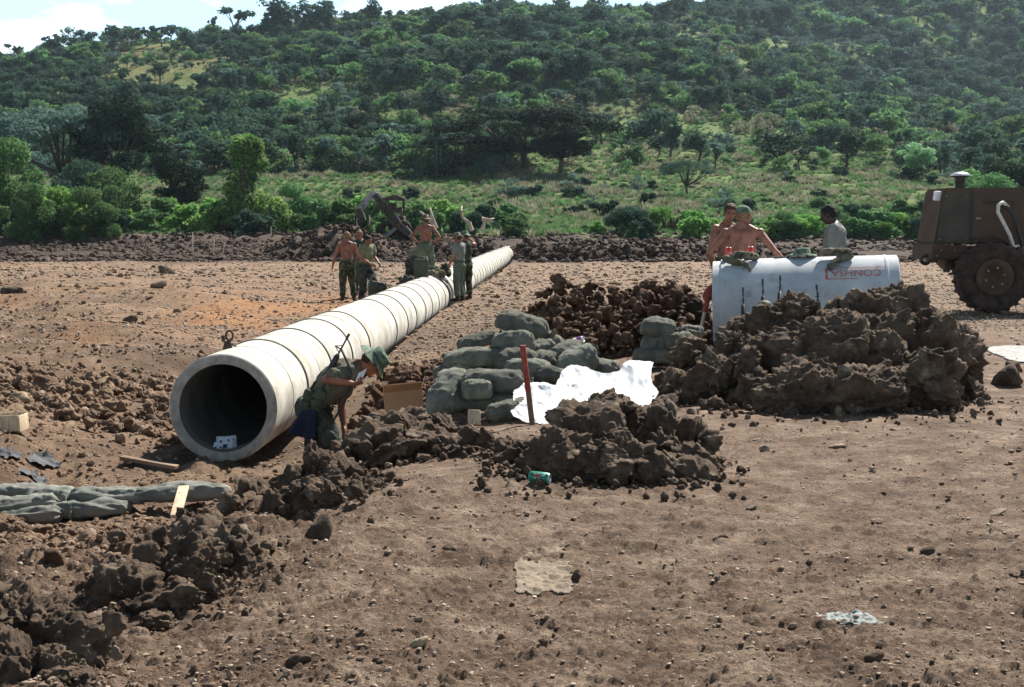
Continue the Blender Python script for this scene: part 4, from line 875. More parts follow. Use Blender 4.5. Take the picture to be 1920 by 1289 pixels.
# creeper column
def creeper():
    Y = 119; x = X(462, Y); z = bz(x, Y); s = Y/FPX; r = thing('creeper_covered_stump', 'tall bright creeper covered stump standing out of the left shrubs', 'tree', (x, Y, z))
    rng = np.random.default_rng(5); cl = []
    def q(px, py, r_, dy=0): cl.append((((px-462)*s*1.0+x, Y+dy, z+(440-py)*s), r_*s))
    for px, py, r_ in [(462, 285, 26), (448, 292, 20), (478, 280, 20), (462, 310, 20), (470, 330, 17), (463, 350, 18), (455, 372, 26), (440, 340, 16), (430, 355, 14), (490, 305, 15), (470, 395, 42), (430, 400, 34), (510, 405, 36), (540, 425, 24), (410, 425, 25), (480, 425, 40), (450, 270, 14), (474, 266, 12)]: q(px, py, r_)
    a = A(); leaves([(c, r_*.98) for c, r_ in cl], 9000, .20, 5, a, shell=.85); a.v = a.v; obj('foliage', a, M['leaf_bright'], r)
    b = A(); leaves([(c, r_*.9) for c, r_ in cl], 2500, .26, 6, b, shell=.3); obj('shade_toned_leaves', b, M['leaf_dark'], r)  # inner leaves use the dark green to put shade into the creeper's colour
    obj('trunk', A().tube([(x, Y, z-.3), (x+.1, Y, z+4), (x, Y, z+7.2)], [.9, .6, .4], 10), M['bark'], r)
creeper()
# --- shrubs at the field edge
BR = [T('bush', 30+i, 'leaf_bright', 2200, .075) for i in range(4)]; MI = [T('bush', 40+i, 'leaf_mid', 2200, .075) for i in range(4)]; DK = [T('bush', 50+i, 'leaf_dark', 2200, .075) for i in range(2)]
BIG = T('bush', 60, 'leaf_mid', 9000, .032); BIG2 = T('bush', 61, 'leaf_bright', 9000, .03)
for px, top, Y, wd, tp, lb in [(20, 262, 116, .8, BIG, 'biggest green shrub mass at the left picture edge'), (95, 320, 113, .9, BIG2, 'large bright leafed shrub next to the left edge mass'), (160, 352, 111, 1.0, BIG, 'rounded green shrub at the field corner left'), (60, 345, 110, .9, BIG, 'green shrub in front of the left edge mass'),
    (1185, 362, 119, 1.1, T('bush', 62, 'leaf_dark', 7000, .035), 'dark round bush behind the gravel flat'), (1225, 372, 121, .9, BIG2, 'bright shrub right of the dark round bush'), (1500, 388, 114, 1.5, BIG2, 'glossy bright bush between the two groups at the grey pipe'), (1470, 396, 113, 1.2, BIG, 'green bush behind the man with the cap'),
    (1612, 362, 122, .95, T('bush', 63, 'leaf_dark', 7000, .035), 'dark bush behind the man in the grey shirt'), (1560, 385, 116, 1.1, BIG, 'green bush right behind the head of the grey shirt man'), (1745, 345, 108, .65, T('bush', 63, 'leaf_dark', 7000, .035), 'dark bush at the nose of the tractor'), (1690, 385, 118, 1.0, BIG2, 'green shrub left of the tractor nose'),
    (1660, 405, 113, 1.0, BIG2, 'low yellow green shrub in the gap left of the tractor'), (545, 345, 132, 1.0, BIG, 'green bush right of the creeper column')]:
    plant_top(tp, px, top, Y, lb, 'shrub', 'shrubs along the field edge', wd)
rng = random.Random(3)
dirs = ['near the left edge', 'left of the creeper column', 'right of the creeper column', 'behind the backhoe', 'behind the shirtless man in the hat', 'behind the far pipe end', 'behind the spoil bank', 'left of the three men at the grey pipe', 'behind the grey pipe group', 'left of the tractor']
def where(px): return dirs[min(9, max(0, int(px//200)))]
tops_near = lambda px: np.interp(px, [0, 200, 400, 560, 700, 850, 960, 1010, 1060, 1200, 1400, 1700, 1920], [375, 372, 360, 362, 366, 372, 378, 420, 410, 392, 396, 390, 380])
k = 0
for i in range(118):
    px = -60+2050*(i+rng.random())/118; Y = rng.choice([114, 118, 124, 130, 137, 144]); 
    if 985 < px < 1050 and Y < 135: continue
    b = rng.random(); tp = (BR if b < .45 else MI if b < .8 else DK)[rng.randrange(2)]
    top = tops_near(px)+rng.uniform(-8, 26); bs = baserow(px, Y)
    sz = 'tall' if bs-top > 60 else 'low'; colr = 'bright green' if b < .45 else 'mid green' if b < .8 else 'dark'
    plant_top(tp, px, min(top, bs-14), Y, '%s %s shrub %s' % (sz, colr, where(px)), 'shrub', 'field edge shrubs '+where(px)+' '+sz+' '+colr, rng.uniform(.8, 1.3))
# --- hillside trees: the ones that show largest, each with trunk and crown
HT_ = {'d': [T('round', 70+i, 'leaf_dark', 1100, .05) for i in range(2)], 'm': [T('round', 74+i, 'leaf_mid', 1100, .05) for i in range(2)], 'b': [T('bush', 78+i, 'leaf_blue', 1000, .06) for i in range(2)], 't': [T('tall', 82+i, 'leaf_dark', 900, .045) for i in range(2)], 's': [T('sparse', 86, 'leaf_dark', 420, .05)]}
for i, (px, top, Y, kd, wd, lb) in enumerate([(35, 82, 505, 's', 1.4, 'thin tree on the skyline at the far left'), (108, 64, 505, 's', 1.2, 'bare looking skyline tree left of the dense skyline pair'), (146, 56, 500, 'd', 1.1, 'dense dark skyline tree at left'), (170, 53, 502, 's', 1.0, 'open twiggy tree right beside the dense skyline tree'), (202, 70, 500, 'b', 1.2, 'low bush on the skyline right of the dense tree'),
    (282, 50, 512, 's', 1.5, 'flat topped skyline tree on the left slope'), (310, 49, 512, 's', 1.5, 'second flat topped skyline tree beside the first'), (246, 58, 510, 's', .8, 'tiny upright skyline tree'), (406, 28, 512, 's', .6, 'very small skyline tree left of the thin bare one'), (450, 9, 512, 's', 1.3, 'thin bare skyline tree on the ridge'),
    (523, -6, 505, 't', 1.4, 'tall dark skyline tree on the ridge'), (595, 4, 500, 'd', 1.5, 'dark rounded skyline clump right of the tall tree'), (365, 60, 440, 't', .9, 'slender dark tree standing on the dry slope'), (560, 62, 430, 't', 1.1, 'dark tree beside the dry grass patch'), (596, 66, 425, 'b', 1.3, 'pale domed tree right of the dry grass patch'),
    (1118, -2, 560, 'd', .9, 'little round skyline tree above the umbrella trees'), (1268, -4, 560, 's', 1.2, 'feathery skyline tree at upper right'), (700, 2, 515, 't', 1.2, 'tall tree on the middle skyline'), (880, 60, 430, 't', 1.0, 'tall dark tree high above the umbrella trees'), (960, 70, 420, 't', 1.0, 'tall dark tree right above the umbrella tree')]):
    plant_top(HT_[kd][i % len(HT_[kd])], px, top, Y, lb, 'tree', wide=wd)
rng = random.Random(9); cnt = 0
zone = lambda px, py: ('lower ' if py > 260 else 'middle ' if py > 150 else 'upper ')+('left' if px < 640 else 'central' if px < 1280 else 'right')+' slope'
def dens_ok(px, Y, r):
    x = X(px, Y); return r > .85*float(open_map(np.array([x]), np.array([float(Y)]))[0])
while cnt < 130:
    px = rng.uniform(-40, 1960); Y = rng.choice([212, 226, 244, 262, 284, 306, 330, 350])*rng.uniform(.97, 1.03)
    if not dens_ok(px, Y, rng.random()): continue
    kd = rng.choice('ddmmbbtttss'); h = rng.uniform(3.2, 6.5)*(1.5 if kd in 'ts' else 1); br = baserow(px, Y)
    nm = {'d': 'dark round tree', 'm': 'green round tree', 'b': 'grey green bushy tree', 't': 'slim dark tree', 's': 'thin bare stemmed tree'}[kd]; z = zone(px, br)
    plant(HT_[kd][rng.randrange(len(HT_[kd]))], px, Y, h, nm+' among others on the '+z, 'tree', nm+'s on the '+z, rng.uniform(.9, 1.5)); cnt += 1
rng = random.Random(21)
for i in range(64):
    px = rng.uniform(540, 1930); Y = rng.choice([150, 158, 166, 176, 186, 196, 206]); kd = rng.choice('ddmb'); nm = {'d': 'low dark bush', 'm': 'low green bush', 'b': 'low grey green bush'}[kd]; side = 'left' if px < 1000 else 'central' if px < 1450 else 'right'
    plant({'d': DK, 'm': MI, 'b': [T('bush', 78, 'leaf_blue', 1000, .06)]*2}[kd][i % 2], px, Y, rng.uniform(.7, 2.3), nm+' dotted on the '+side+' pasture', 'shrub', nm+'es on the '+side+' pasture', rng.uniform(.9, 1.7))
# --- the rest of the hillside bush, past counting
def scatter(name, tpls, x, y, z, s, wd, seed):
    rng = np.random.default_rng(seed); n = len(x); me = bpy.data.meshes.new(name); me.vertices.add(n); me.vertices.foreach_set('co', np.stack([x, y, z], 1).astype(np.float32).ravel()); me.update()
    o = bpy.data.objects.new(name, me); COL.objects.link(o); tag(o, kind='stuff'); ORG[o.name] = np.zeros(3)
    def at(nm, ty, v, fld): q = me.attributes.new(nm, ty, 'POINT'); q.data.foreach_set(fld, v)
    at('scl', 'FLOAT_VECTOR', np.stack([s*wd, s*wd, s], 1).astype(np.float32).ravel(), 'vector')
    at('rot', 'FLOAT_VECTOR', np.stack([0*s, 0*s, rng.uniform(0, 6.28, n)], 1).astype(np.float32).ravel(), 'vector')
    at('pick', 'INT', tpls[1].astype(np.int32), 'value')
    lib = bpy.data.collections.new(name+'_kinds')
    for i, (cm, tm) in enumerate(tpls[0]):
        v = A(); 
        bm = bmesh.new(); bm.from_mesh(cm)
        if tm is not None:
            k0 = len(bm.faces); bm.from_mesh(tm); bm.faces.ensure_lookup_table()
            for f in bm.faces[k0:]: f.material_index = 1
        m2 = bpy.data.meshes.new('k%02d' % i); bm.to_mesh(m2); bm.free(); m2.materials.append(cm.materials[0]); m2.materials.append(M['bark'])
        lib.objects.link(bpy.data.objects.new('%s_%02d' % (name, i), m2))
    g = bpy.data.node_groups.new(name, 'GeometryNodeTree'); g.interface.new_socket('Geometry', in_out='INPUT', socket_type='NodeSocketGeometry'); g.interface.new_socket('Geometry', in_out='OUTPUT', socket_type='NodeSocketGeometry')
    N = g.nodes.new; L = g.links.new; gi, go = N('NodeGroupInput'), N('NodeGroupOutput'); ip = N('GeometryNodeInstanceOnPoints'); ci = N('GeometryNodeCollectionInfo')
    ci.inputs[0].default_value = lib; ci.inputs['Separate Children'].default_value = True; ci.inputs['Reset Children'].default_value = True; ip.inputs['Pick Instance'].default_value = True
    def na(nm, ty): q = N('GeometryNodeInputNamedAttribute'); q.data_type = ty; q.inputs['Name'].default_value = nm; return [s for s in q.outputs if s.enabled and s.name == 'Attribute'][0]
    L(gi.outputs[0], ip.inputs['Points']); L(ci.outputs[0], ip.inputs['Instance']); L(na('pick', 'INT'), ip.inputs['Instance Index']); L(na('scl', 'FLOAT_VECTOR'), ip.inputs['Scale']); L(na('rot', 'FLOAT_VECTOR'), ip.inputs['Rotation'])
    L(ip.outputs[0], go.inputs[0]); md = o.modifiers.new('scatter', 'NODES'); md.node_group = g; return o
def hill_scatter():
    rng = np.random.default_rng(77); n = 105000; px = rng.uniform(-150, 2070, n); u = rng.random(n)
    Y = 205*np.exp(u*math.log(850/205)); x = X(px, Y); keep = rng.random(n) < (1-.93*open_map(x, Y))*np.clip((Y/560), .35, 1)*.8
    n1 = fbm(p3(x/30, Y/30), 3, 81); keep &= (n1+rng.normal(size=n)*.3) > -.2
    x, Y, px, n1 = x[keep], Y[keep], px[keep], n1[keep]; n = len(x); z = base_z(x, Y)-.25
    far = sstep(480, 620, Y)*sstep(1250, 1450, px); s = (.9+3.6*rng.random(n)**2.8)*(1+.35*n1)*(1+.45*far+.35*sstep(700, 1000, px)*sstep(380, 450, Y)); 
    n2 = fbm(p3(x/45, Y/45), 3, 83)+rng.normal(size=n)*.25; c = np.digitize(n2, [-.32, -.02, .28])
    r = rng.random(n); kinds = [T('bush', 90, 'leaf_dark', 420, .085), T('bush', 91, 'leaf_blue', 420, .085), T('bush', 92, 'leaf_mid', 420, .085), T('bush', 94, 'leaf_dry', 380, .085), T('round', 93, 'leaf_dark', 480, .07), T('round', 95, 'leaf_mid', 480, .07), T('tall', 96, 'leaf_dark', 380, .06), T('sparse', 97, 'leaf_blue', 300, .06)]
    pk = np.select([c == 0, c == 1, c == 2], [np.where(r < .6, 0, 4), np.where(r < .55, 1, np.where(r < .8, 4, 6)), np.where(r < .5, 2, np.where(r < .8, 5, 7))], np.where(r < .55, 3, 2))
    pk = np.where((far > .5) & ((pk == 3) | (pk == 2)), np.where(r < .6, 1, 0), pk); s = np.where(pk >= 4, s*1.6, s); s = np.where(pk == 6, s*1.3, s)
    scatter('hillside_bush', (kinds, pk), x, Y, z, s, rng.uniform(.9, 1.6, n), 1); print('hill bushes', n)
hill_scatter()
def tuft_tpl(seed, leaf):
    rng = np.random.default_rng(seed); n = 46; th = rng.uniform(0, 6.28, n); r = rng.random(n)*.35; b = np.stack([np.cos(th)*r, np.sin(th)*r, 0*r], 1); h = rng.uniform(.5, 1, n)
    tip = b+np.stack([np.cos(th)*.35*h, np.sin(th)*.35*h, h], 1)+rng.normal(size=(n, 3))*.07; sd = np.stack([-np.sin(th), np.cos(th), 0*th], 1)*.07
    a = A().add(np.stack([b-sd, b+sd, tip], 1).reshape(-1, 3), np.arange(n*3).reshape(n, 3)); return mesh_of(a, 'tuft', M[leaf], False), None
def meadow():
    rng = np.random.default_rng(8); n = 30000; px = rng.uniform(-100, 2020, n); Y = 116*np.exp(rng.random(n)*math.log(360/116)); x = X(px, Y); z = base_z(x, Y)
    k = (Y > 122) | (rng.random(n) < .4); x, Y, z = x[k], Y[k], z[k]; n = len(x); n1 = fbm(p3(x/9, Y/9), 3, 3)
    s = rng.uniform(.25, .75, n)*(1+.8*n1); pk = np.digitize(n1+rng.normal(size=n)*.3, [-.2, .2]); scatter('meadow_grass', ([tuft_tpl(1, 'leaf_mid'), tuft_tpl(2, 'leaf_mid'), tuft_tpl(3, 'leaf_dry')], pk), x, Y, z-.05, s, np.full(n, 1.5), 2)
meadow()
# --- broken branches and stumps by the spoil
def branch(name, label, cat, pts_list, Y, mt='deadwood'):
    x = X(pts_list[0][0][0], Y); p0 = P(*pts_list[0][0], Y); a = A()
    for pts in pts_list:
        n = len(pts); a.tube([P(q[0], q[1], Y+.25*i*((-1)**i)) for i, q in enumerate(pts)], [.12*(1-.75*i/(n-1))+.02 for i in range(n)], 7)
    return tag(obj(name, a, M[mt]), label, cat)
branch('dead_branch', 'forked bare branch sticking up behind the man in the hat', 'branch', [[(818, 428), (811, 410), (806, 390)], [(816, 424), (800, 408), (788, 397)]], 83)
branch('dead_branch', 'curved pale dead branch on the spoil right of the standing men', 'branch', [[(884, 432), (880, 418), (868, 410), (864, 396), (866, 388)]], 84)
branch('dead_branch', 'short pale stump with a side arm near the pipe end', 'branch', [[(904, 432), (908, 418), (905, 408)], [(905, 412), (918, 413), (926, 410)]], 84)
branch('dead_branch', 'small brown roots on the right spoil bank', 'branch', [[(1262, 424), (1258, 413), (1262, 408)], [(1262, 424), (1270, 414), (1272, 406)]], 86, 'bark')
branch('dead_branch', 'thin dead root beside the brown roots', 'branch', [[(1248, 424), (1243, 414), (1245, 409)]], 86, 'bark')
branch('dead_branch', 'dark stick lying on the tan ground at far left', 'branch', [[(8, 548), (30, 546), (54, 549)], [(30, 546), (40, 543)]], 38, 'bark')
# ================================================================== PEOPLE
def skinmat(name, c): 
    m = mat(name, tuple(k*.62 for k in c), tuple(min(1, k*1.2) for k in c), 9, .55, .15, 60, 5, spec=.3); b = m.node_tree.nodes['Principled BSDF']
    b.inputs['Subsurface Weight'].default_value = .06; b.inputs['Subsurface Radius'].default_value = (.012, .004, .002); return m
M['skin_tan'] = skinmat('tanned_skin', (.27, .125, .08)); M['skin_red'] = skinmat('sunburnt_skin', (.26, .11, .07)); M['skin_dark'] = skinmat('dark_brown_skin', (.055, .03, .02)); M['skin_mid'] = skinmat('brown_skin', (.27, .125, .07))
M['hair_brown'] = mat('brown_hair', (.035, .018, .01), (.09, .045, .025), 30, .7, .6, 90); M['hair_black'] = mat('black_hair', (.008, .007, .006), (.02, .018, .016), 40, .8, .6, 90); M['hair_fair'] = mat('fair_brown_hair', (.14, .075, .035), (.24, .14, .07), 30, .7, .6, 90)
M['tee_olive'] = mat('olive_shirt', (.13, .125, .07), (.20, .19, .115), 6, .95, .3, 50); M['tee_grey'] = mat('faded_grey_shirt', (.12, .125, .115), (.20, .20, .18), 6, .95, .3, 50); M['tank_dark'] = mat('dark_green_singlet', (.03, .035, .025), (.06, .065, .045), 6, .95, .3, 50)
M['tee_brown'] = mat('brown_olive_shirt', (.085, .08, .055), (.15, .14, .10), 6, .95, .3, 50)
M['camo'] = mat('camouflage_cloth', (.02, .026, .015), (.085, .10, .06), 11, .95, .4, 60, 2, .46, .54, c3=(.05, .035, .022), s3=9, lo3=.54, hi3=.57)
M['trouser_grn'] = mat('faded_green_trousers', (.065, .085, .06), (.13, .155, .115), 8, .95, .4, 60); M['trouser_dk'] = mat('dark_green_trousers', (.03, .036, .028), (.075, .085, .065), 8, .95, .4, 60, c3=(.02, .018, .014), s3=7, lo3=.52, hi3=.6)
M['boot'] = mat('muddy_black_boots', (.015, .012, .01), (.07, .05, .035), 9, .8, .4, 60); M['hat_green'] = mat('faded_green_hat', (.10, .14, .10), (.17, .225, .165), 9, .95, .3, 60, c3=(.05, .08, .055), s3=14, lo3=.5, hi3=.56)
M['hat_tan'] = mat('tan_camouflage_hat', (.14, .115, .08), (.27, .225, .165), 12, .95, .3, 60, c3=(.05, .055, .035), s3=22, lo3=.5, hi3=.55)
M['eye'] = mat('dark_eye', (.01, .008, .006)); M['lip'] = mat('lips', (.25, .08, .06))
def frame(up, fwd):
    up = Vector(up).normalized(); fwd = Vector(fwd); fwd = (fwd-up*fwd.dot(up)).normalized(); rt = fwd.cross(up)
    return np.array([rt[:], fwd[:], up[:]]).T          # columns: right, forward, up
def remeshed(a, vox, smooth=4, wr=0, seed=0, wsc=14):
    me = mesh_of(a, 'tmp', M['eye']); o = bpy.data.objects.new('tmp', me); COL.objects.link(o)
    m = o.modifiers.new('r', 'REMESH'); m.mode = 'VOXEL'; m.voxel_size = vox; s = o.modifiers.new('s', 'SMOOTH'); s.factor = .5; s.iterations = smooth
    bpy.context.view_layer.update(); ev = o.evaluated_get(bpy.context.evaluated_depsgraph_get()); e = bpy.data.meshes.new_from_object(ev); bpy.data.objects.remove(o)
    n = len(e.vertices); v = np.empty(n*3, np.float32); e.vertices.foreach_get('co', v); v = v.reshape(-1, 3).astype(float); nr = np.empty(n*3, np.float32); e.vertices.foreach_get('normal', nr); nr = nr.reshape(-1, 3)
    k = len(e.polygons); lt = np.empty(k, np.int32); e.polygons.foreach_get('loop_total', lt); li = np.empty(len(e.loops), np.int32); e.loops.foreach_get('vertex_index', li)
    st = np.concatenate([[0], np.cumsum(lt)[:-1]]); q = lt == 4; F4 = li[st[q][:, None]+np.arange(4)]; t3 = lt == 3
    if wr: v = v+nr*(wr*fbm(v*wsc*np.array([1, 1, .6])+seed, 3, seed, .6, True)+wr*.5*fbm(v*wsc*2.6+seed, 2, seed+3))[:, None]
    b = A().add(v, F4)
    if t3.any(): F3 = li[st[t3][:, None]+np.arange(3)]; b.v[0] = v; b.f.append(F3); b.m.append(0)
    bpy.data.meshes.remove(e); return b
BASE = dict(pelvis=(0, 0, .95), waist=(0, 0, 1.08), chest=(0, .01, 1.30), neck=(0, 0, 1.48), head=(0, .03, 1.63), hipR=(.09, 0, .92), kneeR=(.11, .03, .49), ankR=(.12, -.02, .09), toeR=(.15, .17, .035), shR=(.185, 0, 1.42), elR=(.25, -.03, 1.13), wrR=(.25, .06, .88),
            hipL=(-.09, 0, .92), kneeL=(-.11, .03, .49), ankL=(-.12, -.02, .09), toeL=(-.15, .17, .035), shL=(-.185, 0, 1.42), elL=(-.25, -.03, 1.13), wrL=(-.25, .06, .88))
UPPER = ('waist', 'chest', 'neck', 'head', 'shR', 'elR', 'wrR', 'shL', 'elL', 'wrL')
def hand(a, wr, el, palm_n, side, curl=.5, s=1.0, r=.0088):
    """palm, four unequal fingers of two bent segments, a thumb off the side"""
    wr = np.array(wr); d = wr-np.array(el); d /= np.linalg.norm(d); n = np.array(palm_n, float); n -= d*n.dot(d); n /= np.linalg.norm(n)+1e-9; w = np.cross(d, n)*side
    Mx = np.stack([w, d, n], 1); a.ball(wr+d*.05*s, (.043*s, .055*s, .017*s), Mx, sub=3); a.cap(wr-d*.01, wr+d*.03*s, .026*s, .028*s)
    for i, (off, L_, sp) in enumerate([(-.032, .070, -.14), (-.011, .080, -.04), (.011, .074, .05), (.031, .058, .15)]):
        b = wr+d*.095*s+w*off*s; c1 = curl*(.8+.12*i); f1 = d*math.cos(c1)+n*math.sin(c1)+w*sp; f1 /= np.linalg.norm(f1); m = b+f1*L_*.5*s
        c2 = c1+curl*1.1; f2 = d*math.cos(c2)+n*math.sin(c2)+w*sp*.5; f2 /= np.linalg.norm(f2); a.cap(b-d*.02*s, m, r*s*1.05, r*s); a.cap(m, m+f2*L_*.5*s, r*s, r*s*.82)
    b = wr+d*.03*s-w*.032*s; t1 = d*.6-w*.65+n*.35; t1 /= np.linalg.norm(t1); m = b+t1*.04*s; t2 = d*.85-w*.2+n*.4; t2 /= np.linalg.norm(t2)
    a.cap(b, m, .0125*s, .011*s); a.cap(m, m+t2*.034*s, .0105*s, .0088*s)
def person(label, loc, rz, pose, skin='skin_tan', shirt=None, trousers='camo', hair='hair_brown', hat=None, hmat='hat_green', scale=1.0, bend=0, twist=0, look=(0, 1, 0), vox=.011, sleeve=.55, curlR=.6, curlL=.6, palmR=(-1, 0, 0), palmL=(1, 0, 0), group=None, wrinkle=.012, boots=True, eyes=True, headup=None):
    J = {k: np.array(v, float) for k, v in BASE.items()}; Mb = np.array((Matrix.Rotation(R(-bend), 3, 'X')@Matrix.Rotation(R(twist), 3, 'Z')))
    for k in UPPER: J[k] = J['pelvis']+Mb@(J[k]-J['pelvis'])
    for k, v in pose.items(): J[k] = np.array(v, float)
    G = np.array((Matrix.Translation(Vector(loc))@Matrix.Rotation(R(rz), 4, 'Z')@Matrix.Scale(scale, 4)))
    def W(v): return v@G[:3, :3].T+G[:3, 3]
    root = thing('person', label, 'person', loc, group)
    def fin(b, nm, mt, par=root): b.v = [W(v) for v in b.v]; return obj(nm, b, M[mt], par)
    up = J['neck']-J['pelvis']; rt = J['shR']-J['shL']; fw = np.cross(up, rt); T3 = frame(up, fw)
    hu = np.array(headup) if headup is not None else (J['head']-J['neck'])*1.0+up*.15; H3 = frame(hu, look); hc = J['head']
    def hp(x, y, z): return hc+H3@np.array([x, y, z])
    b = A()
    # trunk
    b.ball(J['pelvis'], (.155, .115, .12), T3); b.ball((J['waist']+J['pelvis'])/2, (.145, .105, .12), T3); b.ball(J['waist']+(J['chest']-J['waist'])*.25, (.142, .10, .15), T3)
    b.ball(J['chest']*.8+J['waist']*.2, (.165, .115, .17), T3); b.ball(J['chest']*.55+J['neck']*.45, (.155, .10, .11), T3); b.ball(J['chest']+T3@np.array([.07, .05, .03]), (.085, .055, .07), T3); b.ball(J['chest']+T3@np.array([-.07, .05, .03]), (.085, .055, .07), T3)
    for sg, s in ((1, 'R'), (-1, 'L')):
        if not shirt: b.ball(J['chest']+T3@np.array([sg*.085, -.055, .06]), (.075, .05, .10), T3)                          # shoulder blades, lats
        b.cap(J['neck']+T3@np.array([sg*.02, -.01, .01]), J['sh'+s]+T3@np.array([-sg*.03, 0, .005]), .05, .052)
        b.ball(J['sh'+s], (.062, .06, .066), T3); b.cap(J['sh'+s], (J['sh'+s]+J['el'+s])*.5, .054, .046); b.cap((J['sh'+s]+J['el'+s])*.5, J['el'+s], .046, .037)
        m = J['el'+s]+(J['wr'+s]-J['el'+s])*.3; b.cap(J['el'+s], m, .037, .040); b.cap(m, J['wr'+s], .040, .025)
        hand(b, J['wr'+s], J['el'+s], {'R': palmR, 'L': palmL}[s], sg, {'R': curlR, 'L': curlL}[s])
        b.cap(J['hip'+s], J['knee'+s], .082, .052); b.cap(J['knee'+s], J['ank'+s], .05, .036); b.cap(J['ank'+s], J['toe'+s], .036, .028)
    b.cap(J['neck']+T3@np.array([0, -.01, -.03]), hc+H3@np.array([0, -.02, -.05]), .062, .055)
    # head
    b.ball(hc+H3@np.array([0, -.012, .025]), (.076, .093, .088), H3); b.ball(hp(0, .022, -.035), (.060, .068, .075), H3); b.ball(hp(0, .058, -.082), (.033, .028, .024), H3)
    b.ball(hp(0, .074, .030), (.055, .018, .014), H3); b.cap(hp(0, .086, .016), hp(0, .108, -.018), .009, .0145); b.ball(hp(.012, .094, -.022), .009); b.ball(hp(-.012, .094, -.022), .009)
    b.ball(hp(0, .086, -.050), (.026, .011, .010), H3); b.ball(hp(.042, .06, -.012), (.022, .02, .022), H3); b.ball(hp(-.042, .06, -.012), (.022, .02, .022), H3)
    for sg in (1, -1): b.ball(hp(sg*.079, -.008, -.005), (.011, .02, .032), H3)
    body = fin(remeshed(b, vox*.8 if vox < .01 else vox, 3), 'body', skin)
    if eyes:
        for sg in (1, -1): fin(A().ball(hp(sg*.031, .079, .012), (.013, .008, .006), H3, sub=2), 'eye', 'eye', body)
        fin(A().ball(hp(0, .0955, -.051), (.021, .004, .0035), H3, sub=2), 'mouth', 'lip', body)
    # trousers, boots
    t = A(); t.ball(J['pelvis'], (.175, .135, .11), T3); t.ball(J['pelvis']+T3@np.array([0, -.03, -.05]), (.165, .13, .11), T3)
    for sg, s in ((1, 'R'), (-1, 'L')):
        t.cap(J['hip'+s], J['knee'+s], .112, .088); k2 = J['ank'+s]+(J['knee'+s]-J['ank'+s])*.25; t.cap(J['knee'+s], k2, .078, .072); t.ball(J['knee'+s]*.62+J['hip'+s]*.38+np.array([sg*.075, 0, 0]), (.03, .07, .085)); t.ball(k2, .08)
    fin(remeshed(t, vox, 3, wrinkle, 3, 11), 'trousers', trousers); tb = A(); 
    tb.lathe(J['pelvis']+up/np.linalg.norm(up)*.085, [(.165, -.02), (.172, -.02), (.172, .022), (.165, .022)], up, 28, closed=True); tb.v = [((v-J['pelvis'])@T3*np.array([1, .78, 1]))@T3.T+J['pelvis'] for v in tb.v]; fin(tb, 'belt', 'canvas')
    for sg, s in ((1, 'R'), (-1, 'L')):
        f = J['toe'+s]-J['ank'+s]; g = A(); g.cap(J['ank'+s]+(J['knee'+s]-J['ank'+s])*.32, J['ank'+s], .058, .052); g.cap(J['ank'+s]-np.array([0, 0, .035])-f*.15, J['toe'+s]-np.array([0, 0, .0]), .048, .043); fin(remeshed(g, vox, 2, .004), 'boot', 'boot')
    # shirt
    if shirt:
        c = A(); c.ball(J['waist'], (.165, .125, .13), T3); c.ball(J['waist']+(J['chest']-J['waist'])*.3, (.165, .125, .16), T3); c.ball(J['chest']*.8+J['waist']*.2, (.190, .145, .19), T3); c.ball(J['chest']*.55+J['neck']*.45, (.185, .132, .115), T3)
        for sg, s in ((1, 'R'), (-1, 'L')):
            c.cap(J['neck']+T3@np.array([sg*.05, -.01, -.02]), J['sh'+s]+T3@np.array([-sg*.03, 0, .003]), .062, .070)
            if shirt[:4] != 'tank': e = J['sh'+s]+(J['el'+s]-J['sh'+s])*sleeve; c.ball(J['sh'+s], .079); c.cap(J['sh'+s], e, .077, .072)
        fin(remeshed(c, vox, 3, wrinkle*.9, 7, 12), 'shirt', shirt)
    # hair, hat
    if hair:
        h = A(); h.ball(hp(0, -.022, .038), (.084, .094, .086), H3, sub=4); h.ball(hp(0, -.055, .0), (.075, .062, .075), H3); hh = remeshed(h, .008, 1, .007, 9, 34)
        v = hh.v[0]; loc_ = (v-hc)@H3; front = (loc_[:, 1] > .045) & (loc_[:, 2] < .055); v[front] -= (H3@np.array([0, 1, 0]))*.035; side = (np.abs(loc_[:, 0]) > .06) & (loc_[:, 2] < .0) & (loc_[:, 1] > -.02); v[side] -= np.outer(np.sign(loc_[side, 0]), H3@np.array([1, 0, 0]))*.02
        fin(hh, 'hair', hair)
    if hat:
        h = A(); upv = H3@np.array([0, 0, 1.]); c0 = hp(0, -.01, .055)
        if hat == 'boonie':
            h.lathe(c0, [(.001, .085), (.06, .083), (.083, .072), (.094, .0), (.097, -.004), (.128, -.018), (.158, -.032), (.160, -.036), (.128, -.024), (.09, -.01), (.085, 0)], upv, 44)
            v = h.v[0]; l = (v-c0)@H3; r_ = np.hypot(l[:, 0], l[:, 1]); th = np.arctan2(l[:, 1], l[:, 0]); v += np.outer((r_ > .1)*(.018*np.sin(th*2+.8)+.008*np.sin(th*5))-(r_ > .12)*.012, upv); v += (H3@np.array([0, 1, 0]))[None]*((l[:, 1]*.12)[:, None]); v += np.outer(.006*fbm(v*28, 2, 3), upv)
            fin(h, 'hat', hmat); h2 = A().lathe(c0, [(.097, .004), (.099, .004), (.098, .026), (.096, .026)], upv, 44, closed=True); fin(h2, 'hat_band', 'canvas')
        else:
            h.ball(hp(0, -.022, .045), (.088, .10, .088), H3, sub=4); v = h.v[0]; l = (v-hc)@H3; v += np.outer(np.where(l[:, 2] < .03, (.03-l[:, 2]), 0), upv); v += (v-hc)/np.linalg.norm(v-hc, axis=1)[:, None]*(.004*fbm(v*30, 2, 4))[:, None]; fin(h, 'cap', hmat)
            p_ = A(); k = np.linspace(-1, 1, 9); V = []
